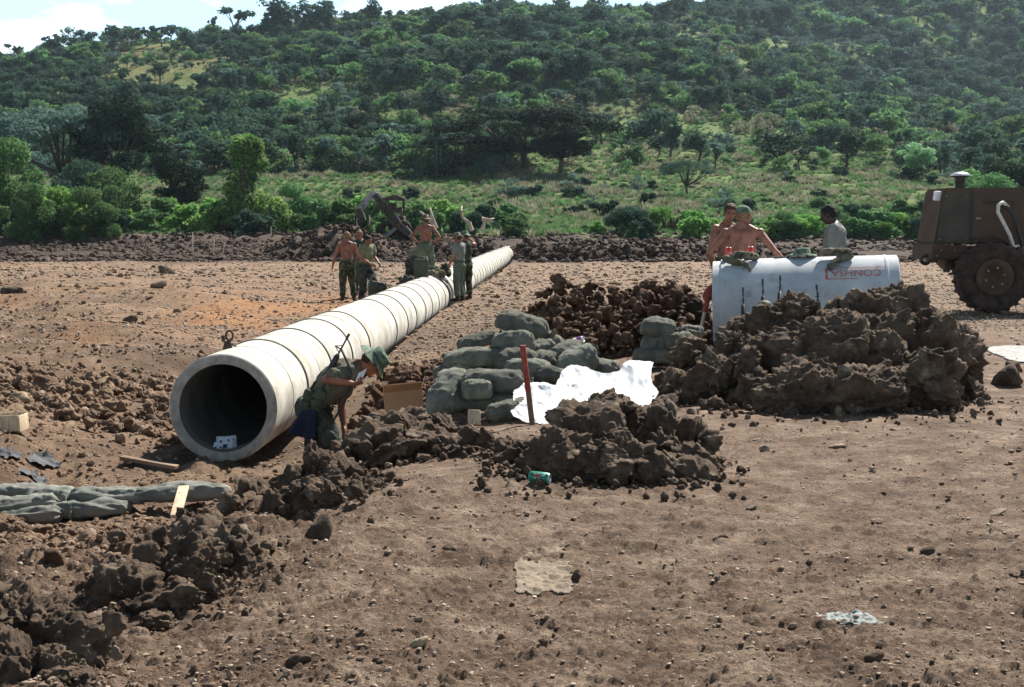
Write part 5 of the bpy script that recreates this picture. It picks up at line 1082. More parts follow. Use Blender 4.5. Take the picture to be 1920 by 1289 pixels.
            for e in (0, 1): V += [hp(math.sin(q*1.1)*.075, (.085 if hat == 'cap' else -.10)*math.cos(q*1.1)*(1+.0*e)+(.05*e*(1-q*q*.6) if hat == 'cap' else -.05*e*(1-q*q*.6)), .03-.012*e) for q in k]
            V = np.array(V); V = np.vstack([V, V+upv*.004]); F = [[i, i+1, i+10, i+9] for i in range(8)]+[[i+18, i+27, i+28, i+19] for i in range(8)]+[[i+9, i+10, i+28, i+27] for i in range(8)]; fin(p_.add(V, F), 'cap_peak', hmat)
    return root, W, J
def rifle(label, tf, group=None):
    """built along +x (muzzle), up +z; tf maps to world"""
    def w(a): a.v = [tf(v) for v in a.v]; return a
    o0 = tf(np.zeros((1, 3)))[0]; r = thing('rifle', label, 'rifle', o0, group)
    obj('barrel', w(A().tube([(.15, 0, 0), (.56, 0, 0)], .0085, 10).tube([(.545, 0, 0), (.60, 0, 0)], .0125, 10)), M['gunmetal'], r)
    obj('front_sight', w(A().box((.44, 0, .028), (.012, .012, .06)).tube([(.405, 0, .004), (.44, 0, .062), (.475, 0, .004)], .005, 6).tube([(.44, -.03, .0), (.44, .03, .0)], .004, 5)), M['gunmetal'], r)
    obj('handguard', w(A().tube([(.12, 0, -.002), (.15, 0, -.002), (.36, 0, 0), (.385, 0, 0)], [.032, .034, .026, .016], 12)), M['black'], r)
    obj('receiver', w(A().box((.02, 0, -.005), (.22, .036, .062), bev=.006).box((-.03, 0, -.03), (.1, .03, .03), bev=.004)), M['gunmetal'], r)
    obj('carry_handle', w(A().tube([(-.07, 0, .03), (-.06, 0, .065), (.06, 0, .068), (.1, 0, .03)], .010, 8)), M['gunmetal'], r)
    obj('grip', w(A().box((-.075, 0, -.075), (.035, .026, .10), (0, .35, 0), bev=.006)), M['black'], r)
    obj('magazine', w(A().box((.045, 0, -.09), (.06, .024, .13), (0, -.12, 0), bev=.004)), M['gunmetal'], r)
    obj('stock', w(A().tube([(-.08, 0, 0), (-.14, 0, 0)], .018, 10).add(np.array([(-.13, y, z) for y in (-.018, .018) for z in (-.028, .024)]+[(-.38, y, z) for y in (-.02, .02) for z in (-.105, .02)], float), [[0, 1, 5, 4], [2, 6, 7, 3], [0, 4, 6, 2], [1, 3, 7, 5], [4, 5, 7, 6], [0, 2, 3, 1]])), M['black'], r)
    return r
def aim(o, tip, upv, s=1.0):
    o = np.array(o, float); x = np.array(tip, float)-o; x /= np.linalg.norm(x); u = np.array(upv, float); u -= x*u.dot(x); u /= np.linalg.norm(u); y = np.cross(u, x); Mx = np.stack([x, y, u], 1)*s
    return lambda v: np.asarray(v)@Mx.T+o

# --- A: the bending soldier
SY = 12.9; sx = X(592, SY); hipz = P(592, 765, SY)[2]-.0; S_SC = 1.02; gzA = hipz-.80
# local frame: he faces +Y local, rotated so that +Y -> +X world (rz=-90): local x -> world -y (towards the camera)
def loc_of(px, py, dy=0):          # picture point, dy = metres towards camera -> his local coordinates
    p = P(px, py, SY-dy); return ((SY-p[1])/S_SC, (p[0]-sx)/S_SC, (p[2]-gzA)/S_SC)
poseA = dict(pelvis=loc_of(590, 765), waist=loc_of(602, 742), chest=loc_of(632, 709), neck=loc_of(671, 686), head=loc_of(699, 681), shR=loc_of(654, 700, .19), elR=loc_of(610, 711, .30), wrR=loc_of(652, 718, .34), shL=loc_of(652, 700, -.17), elL=loc_of(640, 757, -.13), wrL=loc_of(645, 800, -.02),
             hipR=loc_of(597, 775, .09), hipL=loc_of(594, 775, -.09), kneeR=loc_of(632, 852, .13), kneeL=loc_of(590, 866, -.12), ankR=loc_of(590, 935, .14), ankL=loc_of(598, 930, -.16), toeR=loc_of(632, 948, .15), toeL=loc_of(634, 945, -.18))
person('soldier in green bush hat bending over beside the pipe mouth, rifle slung', (sx, SY, gzA), -90, poseA, 'skin_red', 'tee_brown', 'trouser_dk', 'hair_brown', 'boonie', 'hat_green', S_SC, look=(0, .55, -.85), vox=.008, sleeve=.62, curlR=.9, curlL=.5, palmR=(-.3, .2, 1), palmL=(0, -1, .2), wrinkle=.013, headup=(0, .85, .50))
BK = lambda px, py, dy=.17: P(px, py, SY-dy)
r = rifle('black rifle slung muzzle up across the back of the bending soldier', aim(BK(655, 626, .12)-(BK(655, 626, .12)-BK(607, 715, .10))/np.linalg.norm(BK(655, 626, .12)-BK(607, 715, .10))*.60, BK(655, 626, .12), (-.6, -.1, .4), 1.0))
sl = A().tube([BK(640, 655, .12), BK(660, 700, .30), BK(650, 745, .24), BK(625, 790, .22), BK(598, 765, .2)], .011, 8); tag(obj('rifle_sling', sl, M['black'], org=BK(640, 655)), 'black sling strap of the rifle running under the chest of the bending soldier', 'strap')
pk = thing('load_belt', 'dark webbing belt with pouches round the waist of the bending soldier', 'belt', BK(580, 750))
for k_, (px, py, sz, dy) in enumerate([(582, 742, (.12, .09, .10), .14), (600, 740, (.10, .08, .10), .17), (572, 760, (.10, .10, .12), .10), (594, 761, (.10, .07, .11), .20)]):
    a = A(); a.box((0, 0, 0), sz, (.2*k_, .3, .4-.3*k_), bev=.025); b = remeshed(a, .009, 3, .010, k_, 16); b.v = [v+BK(px, py, dy) for v in b.v]; obj('pouch', b, M['canvas'], pk)
obj('web_strap', A().tube([BK(585, 745, .2), BK(610, 720, .17), BK(640, 697, .12), BK(662, 688, .05)], .016, 8), M['canvas'], pk)
bgv = A(); V = [BK(px, py, dy) for px, py, dy in [(566, 772, .22), (596, 772, .26), (590, 826, .24), (540, 812, .2), (566, 772, .10), (596, 772, .14), (590, 826, .12), (540, 812, .08)]]
bgv.add(V, [[0, 1, 2, 3], [7, 6, 5, 4], [0, 4, 5, 1], [1, 5, 6, 2], [2, 6, 7, 3], [3, 7, 4, 0]]); tag(obj('cloth_bag', remeshed(bgv, .012, 5, .015, 4, 12), M['navy']), 'dark blue cloth bag hanging at the hip of the bending soldier', 'bag')
pp = BK(676, 706, .33); a = A(); n = 12; g = np.linspace(-1, 1, n); GX, GY = np.meshgrid(g, g); z = .012*np.sin(GX*3)+.006*GY*GX
tag(obj('folded_paper', A().add(np.stack([pp[0]+GX.ravel()*.035+GY.ravel()*.02, pp[1]+z.ravel(), pp[2]+GY.ravel()*.05+GX.ravel()*.018], 1), np.stack([np.arange(n*n).reshape(n, n)[:-1, :-1], np.arange(n*n).reshape(n, n)[:-1, 1:], np.arange(n*n).reshape(n, n)[1:, 1:], np.arange(n*n).reshape(n, n)[1:, :-1]], 2).reshape(-1, 4)), M['white']), 'small white folded paper in the raised hand of the bending soldier', 'paper')

# --- the five/six men further along the pipe
def stand(px, Y): x = X(px, Y); return (x, Y, bz(x, Y)+.02)
G1 = 'men working along the pipe line'
person('shirtless man in camouflage trousers seen from behind, leftmost at the pipe', stand(650, 35.9), 8, dict(elL=(-.30, .02, 1.12), wrL=(-.36, .10, .88), elR=(.27, .04, 1.13), wrR=(.22, .16, .95), kneeR=(.13, .06, .50), ankR=(.17, -.04, .09), toeR=(.2, .14, .03)), 'skin_red', None, 'camo', 'hair_fair', scale=1.0, group=G1)
person('man in a dark singlet facing the camera behind the shirtless man', stand(674, 38.2), 175, dict(head=(0, .05, 1.62)), 'skin_red', 'tank_dark', 'camo', 'hair_fair', scale=1.02, look=(.1, 1, -.35), group=G1)
person('dark haired man in an olive shirt holding the motor saw', stand(683, 34.3), -128, dict(head=(.02, .14, 1.58), elR=(.25, .12, 1.16), wrR=(.16, .36, 1.02), elL=(-.26, .10, 1.16), wrL=(-.12, .38, 1.02), kneeL=(-.14, .20, .55), ankL=(-.12, .16, .16), toeL=(-.13, .36, .12)), 'skin_mid', 'tee_olive', 'trouser_dk', 'hair_black', scale=.99, bend=10, look=(-.1, 1, -.8), group=G1)
person('man bent far forward with only his shirt back and trousers showing', stand(772, 38.0), -22, dict(wrR=(.16, .55, .55), elR=(.22, .42, .78), wrL=(-.16, .55, .55), elL=(-.22, .42, .78), kneeR=(.12, .10, .50), kneeL=(-.12, .10, .50)), 'skin_mid', 'tee_olive', 'trouser_dk', 'hair_black', scale=1.0, bend=48, look=(0, .3, -1), group=G1)
p = stand(798, 38.3); zF = 1.45+(HOR-403)/FPX*38.3-1.80
person('shirtless man in a bush hat with hands on hips seen from behind', (p[0], p[1], zF), 4, dict(elL=(-.37, -.10, 1.18), wrL=(-.20, .05, 1.03), elR=(.37, -.10, 1.18), wrR=(.20, .05, 1.03), ankR=(.18, .0, .09), kneeR=(.16, .06, .5)), 'skin_red', None, 'trouser_grn', 'hair_brown', 'boonie', 'hat_tan', 1.02, palmR=(-1, .3, 0), palmL=(1, .3, 0), group=G1)
tag(obj('dirt_mound', A().add(*lump((p[0], p[1], zF-.28), (.55, .45, .33), 5, 4)), M['soil_heap']), 'dirt mound the shirtless man in the bush hat stands on', 'soil heap')
person('man in a grey shirt and wide brimmed hat standing right of the pipe', stand(861, 35.7), 62, dict(elR=(.20, .02, 1.14), wrR=(.17, .12, .92), elL=(-.22, .05, 1.14), wrL=(-.18, .18, .96), kneeR=(.10, .05, .49), head=(0, .06, 1.62)), 'skin_mid', 'tee_grey', 'trouser_grn', 'hair_brown', 'boonie', 'hat_tan', .98, look=(0, 1, -.5), group=G1)
person('man half hidden behind the wide brimmed hat, one arm raised to his head', stand(873, 36.7), 40, dict(elR=(.36, .05, 1.42), wrR=(.16, .13, 1.60), elL=(-.25, 0, 1.14), wrL=(-.23, .1, .92)), 'skin_red', 'tank_dark', 'camo', 'hair_brown', 'boonie', 'hat_green', 1.0, curlR=.9, group=G1)
# --- three men at the grey pipe
G2 = 'men standing behind the grey pipe'
def at3(px, Y, top, hgt): x = X(px, Y); return (x, Y, 1.45+(HOR-top)/FPX*Y-hgt)
q = at3(1363, 18.6, 382, 1.755)
person('shirtless brown haired man at the left, face turned to the right', q, -150, dict(head=(0, .06, 1.63), elL=(-.27, .05, 1.15)), 'skin_red', None, 'camo', 'hair_brown', look=(.55, 1, -.12), group=G2, vox=.010)
q = at3(1393, 17.25, 396, 1.70)
person('broad shirtless man with a cloth cap seen from behind, arms spread to the pipe', q, -6, dict(shL=(-.20, .04, 1.40), shR=(.20, .0, 1.40), elL=(-.40, -.10, 1.17), wrL=(-.30, .05, .95), elR=(.36, -.14, 1.20), wrR=(.50, -.20, 1.04), head=(.02, .07, 1.60), pelvis=(0, .02, .95), waist=(0, .0, 1.08)), 'skin_red', None, 'trouser_dk', 'hair_fair', 'backcap', 'hat_green', 1.02, bend=4, look=(.75, .7, -.1), palmR=(0, 0, -1), palmL=(1, .2, 0), group=G2, vox=.009, curlR=.2)
q = at3(1567, 18.0, 382, 1.755)
person('dark skinned man in a grey shirt looking down', q, 68, dict(head=(0, .10, 1.61), elR=(.22, .0, 1.14), wrR=(.18, .2, .98), elL=(-.2, .02, 1.14), wrL=(-.12, .24, .98)), 'skin_dark', 'tee_grey', 'trouser_dk', 'hair_black', look=(0, 1, -.45), group=G2, vox=.010, sleeve=.75)
# ================================================================== THINGS ON AND ROUND THE PIPES
# rifles leaning on the grey pipe
for i, (px, top, bot, dx, lb) in enumerate([(1393, 540, 610, 2, 'leftmost black rifle leaning on the grey pipe'), (1430, 524, 600, 3, 'second rifle from the left on the grey pipe, above the helmet'), (1463, 518, 580, -2, 'tallest standing rifle left of the mud peak'), (1531, 535, 585, 7, 'single rifle right of the other three, half behind the mud')]):
    tip = P(px, top, 15.72+.02*i); mid = P(px+dx, bot+38, 15.35); rifle(lb, aim(tip+(mid-tip)/np.linalg.norm(mid-tip)*.60, tip, (0, -1, .2), 1.0), 'rifles leaning on the grey pipe')
hm = thing('helmet', 'round dark green helmet resting at the foot of the rifles', 'helmet', P(1433, 585, 15.4)); c = P(1433, 582, 15.4)
obj('shell', A().lathe(c, [(.001, .11), (.05, .10), (.08, .065), (.092, .014), (.103, -.007), (.1, -.01), (.085, .014)], n=32), M['olive_metal'], hm); obj('rim', A().lathe(c, [(.101, -.013), (.107, -.010), (.107, -.004), (.101, -.003)], n=32, closed=True), M['hat_green'], hm)
def cloth_lump(c, r3, seed, mt, name, label, cat, wr=.02, vox=.012, k=9, rz=0):
    rng = np.random.default_rng(seed); a = A()
    for i in range(k): a.ball(np.array([rng.uniform(-.7, .7)*r3[0], rng.uniform(-.7, .7)*r3[1], rng.uniform(-.4, .5)*r3[2]]), (r3[0]*.42, r3[1]*.45, r3[2]*.5), np.array(Euler(rng.uniform(-1, 1, 3)).to_matrix()), sub=3)
    b = remeshed(a, vox, 2, wr, seed, 16); Q = np.array(Euler((0, 0, rz)).to_matrix()); b.v = [v@Q.T+np.array(c) for v in b.v]; return tag(obj(name, b, M[mt]), label, cat)
# gloves (a pair each) draped over the pipe crown
def glove(c, d, mt, label, seed):
    c = np.array(c); d = np.array(d, float); d /= np.linalg.norm(d); a = A(); a.cap(c-d*.10, c, .042, .045); hand(a, c-d*.01, c-d*.1, (0, -.5, -1), 1, .55, 1.5, .011); b = remeshed(a, .008, 2, .008, seed, 25); return tag(obj('work_glove', b, M[mt]), label, 'glove', 'work gloves on the grey pipe')
glove(on_pipe(s_of(1402), R(72), PR+.07), (-.9, -.1, .15), 'hat_tan', 'upper camouflage work glove on the left end of the grey pipe', 1); glove(on_pipe(s_of(1378), R(62), PR+.05), (.9, -.3, -.25), 'tee_brown', 'lower brown work glove on the left end of the grey pipe', 2)
glove(on_pipe(s_of(1565), R(74), PR+.08), (.95, -.1, .05), 'hat_tan', 'upper crumpled work glove by the stencilled frame', 3); glove(on_pipe(s_of(1582), R(64), PR+.04), (-.7, -.4, -.2), 'tee_brown', 'lower rolled work glove hanging over the stencilled frame', 4)
c = on_pipe(s_of(1508), R(88), PR+.045); h = A().lathe(c, [(.001, .062), (.06, .06), (.085, .05), (.095, .0), (.13, -.012), (.165, -.02), (.165, -.026), (.12, -.02), (.09, -.01)], n=40); v = h.v[0]; v += np.outer(.016*fbm(v*16, 3, 5), [0, 0, 1.])
bh = tag(obj('bush_hat', h, M['hat_green']), 'bush hat lying on top of the grey pipe between glove piles', 'hat')
tag(obj('canvas_strip', A().box(on_pipe(s_of(1468), R(89), PR+.012), (.17, .08, .012), (0, -.02, .1), bev=.005), M['canvas']), 'flat green canvas strip on the pipe crown left of the hat', 'canvas')
def can(c, rz, tiltv, mt, label, bands=(), r=.033, h=.118, group=None, crush=0):
    root = thing('drink_can', label, 'drink can', c, group); ax = Vector(tiltv).normalized(); c = np.array(c, float)
    body = A().lathe(c, [(.001, .004), (r*.78, 0), (r*.95, .008), (r, .016), (r, h-.016), (r*.86, h-.005)], ax, 36)
    if crush: v = body.v[0]; v += np.array([0, 0, -1])*0; v -= (v-c-np.array(ax)*h/2)*(crush*np.clip(fbm(v*26+1, 2, 3), 0, 1))[:, None]
    obj('can_wall', body, M[mt], root); obj('can_lid', A().lathe(c, [(r*.87, h-.005), (r*.84, h), (r*.80, h-.006), (.001, h-.006)], ax, 36), M['alu'], root); return root
for px, lb in ((1366, 'left red soft drink can standing on the grey pipe'), (1407, 'right red soft drink can standing on the grey pipe')):
    c = P(px, 484, 16.45); c[2] = on_pipe(s_of(px), R(92), PR)[2]-.0; rr = can(c, 0, (0, 0, 1), 'red_can', lb, h=.14, r=.036, group='red cans on the grey pipe')
    obj('white_wave', A().box(c+np.array([0, -.031, .065]), (.022, .008, .05), (0, .5, 0), bev=.002), M['white'], rr)
# green can lying in front of the middle heap
cG = P(993, 897, 7.75); cG[2] = gz(cG[0], cG[1])+.036; axg = Vector((.93, -.30, -.06)).normalized(); rg = can(cG, 0, axg, 'green_can', 'green soft drink can lying on its side in front of the mud heap')
yv = np.array(axg); fr_ = np.array([-.2, -.9, .55]); fr_ -= yv*fr_.dot(yv); fr_ /= np.linalg.norm(fr_); up_ = np.cross(yv, fr_); up_ = up_ if up_[2] > 0 else -up_
def oncan(u, th): return cG+yv*u+(fr_*math.cos(th)+up_*math.sin(th))*.0338
def canpatch(poly, nm, mt):
    P_ = [oncan(u, t) for u, t in poly]; c_ = np.mean(P_, 0); obj(nm, A().add([c_]+P_, [[0, 1+i, 1+(i+1) % len(P_)] for i in range(len(P_))]), M[mt], rg)
canpatch([(.030, .42), (.062, .46), (.066, .30), (.052, .22), (.046, -.5), (.034, -.5), (.044, .20), (.031, .20)], 'numeral_seven', 'white'); canpatch([(.052+.011*math.cos(t), -.05+.32*math.sin(t)) for t in np.linspace(0, 6, 12)], 'red_spot', 'red_can'); canpatch([(.070, .5), (.094, .5), (.094, .1), (.070, -.1)], 'white_letters_band', 'white')
c = P(1074, 642, 13.4); can(c, 0, (.85, -.4, .3), 'white', 'crushed white and purple can behind the sandbag pile', crush=.5); o = bpy.data.objects[-1] if False else None
pc = [x for x in COL.objects if x.get('label', '').startswith('crushed white and purple')][0]; obj('purple_band', A().lathe(c, [(.0336, .055), (.0345, .06), (.0345, .10), (.0336, .104)], (.85, -.4, .3), 30), M['purple'], pc)
# foil packs in the pipe mouth
for i, (px, py, ang, w_, lb) in enumerate([(407, 845, .25, .10, 'left crumpled foil drink pack inside the pipe mouth'), (421, 833, 0, .16, 'middle foil drink pack with dark print inside the pipe mouth'), (433, 832, -.1, .11, 'right foil drink pack inside the pipe mouth')]):
    c = P(px, py, 13.75+.06*i); root = thing('foil_pack', lb, 'foil pack', c, 'foil packs in the pipe mouth'); n = 14; g = np.linspace(-1, 1, n); GX, GY = np.meshgrid(g, g); b = .022*(1-GX**2)*(1-GY**2)
    idx = np.arange(n*n).reshape(n, n); F = np.stack([idx[:-1, :-1], idx[:-1, 1:], idx[1:, 1:], idx[1:, :-1]], 2).reshape(-1, 4); a = A()
    Q = np.array(Euler((-.25, ang, .1)).to_matrix())
    for sg in (1, -1): a.add(np.stack([GX.ravel()*w_/2*(1-.2*GY.ravel()*ang*3), sg*-b.ravel()-.008+.006*fbm(p3(GX.ravel()*4, GY.ravel()*4, i), 2, 4), GY.ravel()*.075], 1)@Q.T+c, F)
    obj('pouch_body', a, M['foil'], root); q_ = (np.abs(GX) < .9)
    pr = A()
    for k_, (u, v_, uu, vv) in enumerate([(.1, -.3, .5, .5), (-.4, .3, .22, .3), (.5, .45, .3, .2)]): pr.box(np.array([u*w_/2, -.034, v_*.075])@Q.T+c, (uu*w_*.5, .004, vv*.075), (-.25, ang+.5*k_, .1), bev=.001)
    obj('printed_mark', pr, M['ink'], root)
# --- tool on the near pipe
c = PA+PDIR*.75+np.array([-.12, 0, PR-.02]); tl = thing('pipe_lifting_pin', 'small rusty lifting pin standing on top of the nearest pipe section', 'lifting pin', c)
obj('pin_base', A().box(c+np.array([0, 0, .04]), (.09, .09, .09), (0, 0, .4), bev=.012, taper=.6), M['machine_dk'], tl); obj('eye_loop', A().tube([c+np.array([.02+.035*math.sin(t), 0, .14-.05*math.cos(t)]) for t in np.linspace(0, 6.28, 15)[:-1]], .012, 8, close=True), M['machine_dk'], tl); obj('handle', A().tube([c+np.array([-.04, 0, .08]), c+np.array([-.05, 0, .14])], [.018, .02], 8).tube([c+np.array([.03, 0, .06]), c+np.array([.09, -.02, .03])], .008, 6), M['machine_dk'], tl)
# --- saw held by the dark haired man, boots/gear on pipe, jerry can
c = P(709, 528, 33.6); sw = thing('motor_saw', 'motor driven cut off saw with a tube frame held over the pipe', 'saw', c)
obj('engine', A().box(c+np.array([-.10, 0, -.10]), (.26, .24, .22), (0, .2, .3), bev=.03).box(c+np.array([-.08, -.02, -.30]), (.30, .16, .24), (0, -.1, .3), bev=.03), M['olive_metal'], sw); obj('tube_frame', A().tube([c+np.array(q_) for q_ in [(-.16, -.1, .08), (-.10, -.1, .17), (.10, -.1, .14), (.20, -.1, .05), (.17, -.1, -.14), (-.16, -.1, -.10)]], .012, 8, close=True), M['steel'], sw)
obj('blade_guard', A().lathe(c+np.array([.10, -.12, -.14]), [(.001, -.02), (.11, -.02), (.12, 0), (.11, .02), (.001, .02)], (0, 1, 0), 28), M['black'], sw); obj('front_handle', A().tube([c+np.array([-.18, -.05, .0]), c+np.array([-.10, -.06, .12])], .016, 8), M['black'], sw)
def on_line(px, Y, ang=90, up=0):        # a point on the laid pipe at distance Y
    s = (Y-PA[1])/PDIR[1]; c_ = PA+PDIR*s; return c_+PSIDE*math.cos(R(ang))*PR+np.array([0, 0, math.sin(R(ang))*PR+up])
cloth_lump(on_line(0, 33.2, 125, .05), (.30, .12, .07), 4, 'trouser_dk', 'canvas_bag', 'dark flat gear bag lying on the pipe below the saw', 'bag', k=8)
cj = on_line(0, 34.2, 98, .0); jc = thing('jerry_can', 'grey green fuel can standing upright on the pipe between the men', 'fuel can', cj)
obj('can_body', A().box(cj+np.array([0, 0, .22]), (.34, .16, .44), (0, 0, .1), bev=.04).box(cj+np.array([0, -.082, .22]), (.22, .012, .28), (0, 0, .1), bev=.005), M['olive_metal'], jc); obj('carry_handle', A().tube([cj+np.array(q_) for q_ in [(-.10, 0, .43), (-.09, 0, .49), (.06, 0, .49), (.07, 0, .43)]], .014, 8), M['olive_metal'], jc); obj('spout_cap', A().lathe(cj+np.array([.12, 0, .43]), [(.03, 0), (.03, .05), (.001, .055)], n=16), M['steel'], jc)
cloth_lump(on_line(0, 36.5, 82, .07), (.48, .22, .10), 9, 'camo', 'field_jacket', 'camouflage jacket and belts dumped on the pipe right of the fuel can', 'jacket', k=14, wr=.03)
cloth_lump(on_line(0, 35.6, 72, .06), (.25, .2, .08), 10, 'hat_tan', 'cloth_bundle', 'tan cloth bundle beside the dumped camouflage jacket', 'bundle', k=8, wr=.03)
# rubber seal bands on the pipe by the right hand men
for i, (Y, lb) in enumerate([(35.1, 'near black strap round the pipe by the standing men'), (35.8, 'far black strap round the pipe by the standing men')]):
    s = (Y-PA[1])/PDIR[1]; tag(obj('pipe_strap', A().lathe(PA+PDIR*s, [(PR+.002, -.06), (PR+.017, -.055), (PR+.017, .055), (PR+.002, .06)], PDIR, 64), M['black']), lb, 'strap')

# --- red stake, boards, box, block, crate
def prism(p0, p1, w_, t_, mt, name, label, cat, twist=0):
    p0, p1 = np.array(p0), np.array(p1); d = p1-p0; Ln = np.linalg.norm(d); q = Vector(d).to_track_quat('Z', 'Y'); e = q.to_euler(); a = A().box((0, 0, 0), (w_, t_, Ln), (0, 0, twist), bev=min(w_, t_)*.12); Mq = np.array(q.to_matrix()); a.v = [v@Mq.T+(p0+p1)/2 for v in a.v]; return a
st = thing('marker_stake', 'leaning wooden stake painted red at the top, in front of the white sheet', 'stake', P(999, 800, 11.2))
b0, b1 = P(999, 803, 11.2), P(980, 648, 11.0); bm_ = b0+(b1-b0)*.45; obj('stake_foot', prism(b0-(b1-b0)*.05, bm_, .042, .02, '', '', '', ''), M['wood_dk'], st); obj('painted_top', prism(bm_, b1, .043, .021, '', '', '', ''), M['redpaint'], st)
bd0, bd1 = P(330, 990, 8.4), P(345, 948, 8.9); bd0[2] = gz(bd0[0], bd0[1])+.13; bd1[2] = gz(bd1[0], bd1[1])+.30; tag(obj('board', prism(bd0, bd1, .065, .02, '', '', '', '', 1.57*0), M['wood']), 'short pale wooden board lying in the rubble below the sandbag row', 'board')
b0, b1 = P(228, 862, 12.9), P(332, 866, 12.8); b0[2] = gz(b0[0], b0[1])+.05; b1[2] = gz(b1[0], b1[1])+.05; tag(obj('plank', prism(b0, b1, .09, .035, '', '', '', ''), M['wood_dk']), 'brown plank on the ground in the shadow left of the pipe mouth', 'plank')
c = P(889, 784, 11.6); tag(obj('wood_block', A().box(c, (.10, .045, .13), (-.5, .05, .15), bev=.004), M['wood']), 'squared pale wood block standing before the sandbag pile', 'block')
c = P(12, 796, 13.2); ct = thing('wood_crate', 'small open pale wooden crate at the left picture edge', 'crate', c); c = c+np.array([-.02, 0, .02])
for k_, (o_, s_, rr_) in enumerate([((0, -.13, 0), (.36, .012, .15), 0), ((0, .13, 0), (.36, .012, .15), 0), ((.18, 0, 0), (.012, .25, .15), 0), ((-.18, 0, 0), (.012, .25, .15), 0)]): obj('side_board', A().box(c+np.array(o_), s_, (0, -.06, 0), bev=.002), M['wood'], ct)
obj('bottom_board', A().box(c+np.array([0, 0, -.07]), (.34, .24, .01)), M['wood_dk'], ct)
# cardboard box
c = P(757, 760, 12.7); bx = thing('cardboard_box', 'open brown cardboard box half sunk behind the dark mound', 'cardboard box', c-np.array([0, 0, .14])); w_, d_, h_ = .34, .24, .25
Qb = np.array(Euler((-.25, -.09, .12)).to_matrix())
def pan(nm, c_, s_, r_, mt): a = A().box((0, 0, 0), s_, r_); a.v = [(v+np.array(c_))@Qb.T+c for v in a.v]; obj(nm, a, M[mt], bx, smooth=False)
pan('front_wall', (0, -d_/2, 0), (w_, .005, h_), (0, 0, 0), 'card'); pan('back_wall', (0, d_/2, 0), (w_, .005, h_), (0, 0, 0), 'card'); pan('side_wall', (-w_/2, 0, 0), (.005, d_-.01, h_), (0, 0, 0), 'card'); pan('side_wall', (w_/2, 0, 0), (.005, d_-.01, h_), (0, 0, 0), 'card'); pan('bottom', (0, 0, -h_/2+.004), (w_-.012, d_-.012, .004), (0, 0, 0), 'card')
pan('flap', (0, d_/2+.02, h_/2+.045), (w_*.98, .004, .11), (-.35, 0, 0), 'card'); pan('flap', (-w_/2-.045, -.02, h_/2+.02), (.004, d_*.9, .12), (0, -.75, 0), 'card_in'); pan('flap', (w_/2+.02, 0, h_/2+.045), (.004, d_*.9, .13), (0, .35, 0), 'card_in'); pan('flap', (0, -d_/2-.05, h_/2+.01), (w_*.98, .004, .12), (1.15, 0, 0), 'card')
# stakes at the back
for i, (px, top, bot, Y, lb) in enumerate([(361, 436, 459, 88, 'thin wooden survey stake at the back of the left field'), (399, 445, 462, 88, 'short crooked survey stake right of the thin one'), (508, 425, 436, 112, 'tiny survey stake before the shrubs left of the spoil mound'), (415, 455, 463, 86, 'bent twig stake next to the short crooked one')]):
    a, b = P(px, bot, Y), P(px+(0, 3, 0, 6)[i], top, Y); a[2] = min(a[2], gz(a[0], Y)); tag(obj('survey_stake', prism(a, b, .07, .05, '', '', '', ''), M['wood']), lb, 'stake')
# shovel standing by the grey pipe
p0, p1 = P(1311, 628, 16.3), P(1333, 538, 16.35); pm = p0+(p1-p0)*.52; sh = thing('shovel', 'red shovel standing blade up against the left end of the grey pipe', 'shovel', p0); obj('shaft', A().tube([p0, pm], .019, 10), M['wood'], sh); dd = (p1-pm)/np.linalg.norm(p1-pm)
obj('socket', A().tube([pm-dd*.03, pm+dd*.14], [.024, .03], 10), M['redpaint'], sh); q0 = pm+dd*.10; bl = A(); ks = np.linspace(0, 1, 8); wd = [.03, .055, .065, .066, .062, .052, .035, .006]; V = []
for t_, w2 in zip(ks, wd):
    for s_ in (-1, -.5, 0, .5, 1): V.append(q0+dd*t_*.20+np.array([w2*s_, .02*(s_*s_), 0]))
i_ = np.arange(40).reshape(8, 5); Fq = np.stack([i_[:-1, :-1], i_[:-1, 1:], i_[1:, 1:], i_[1:, :-1]], 2).reshape(-1, 4); V = np.array(V); bl.add(V, Fq).add(V+np.array([0, .006, 0]), Fq[:, ::-1]); obj('blade', bl, M['redpaint'], sh)
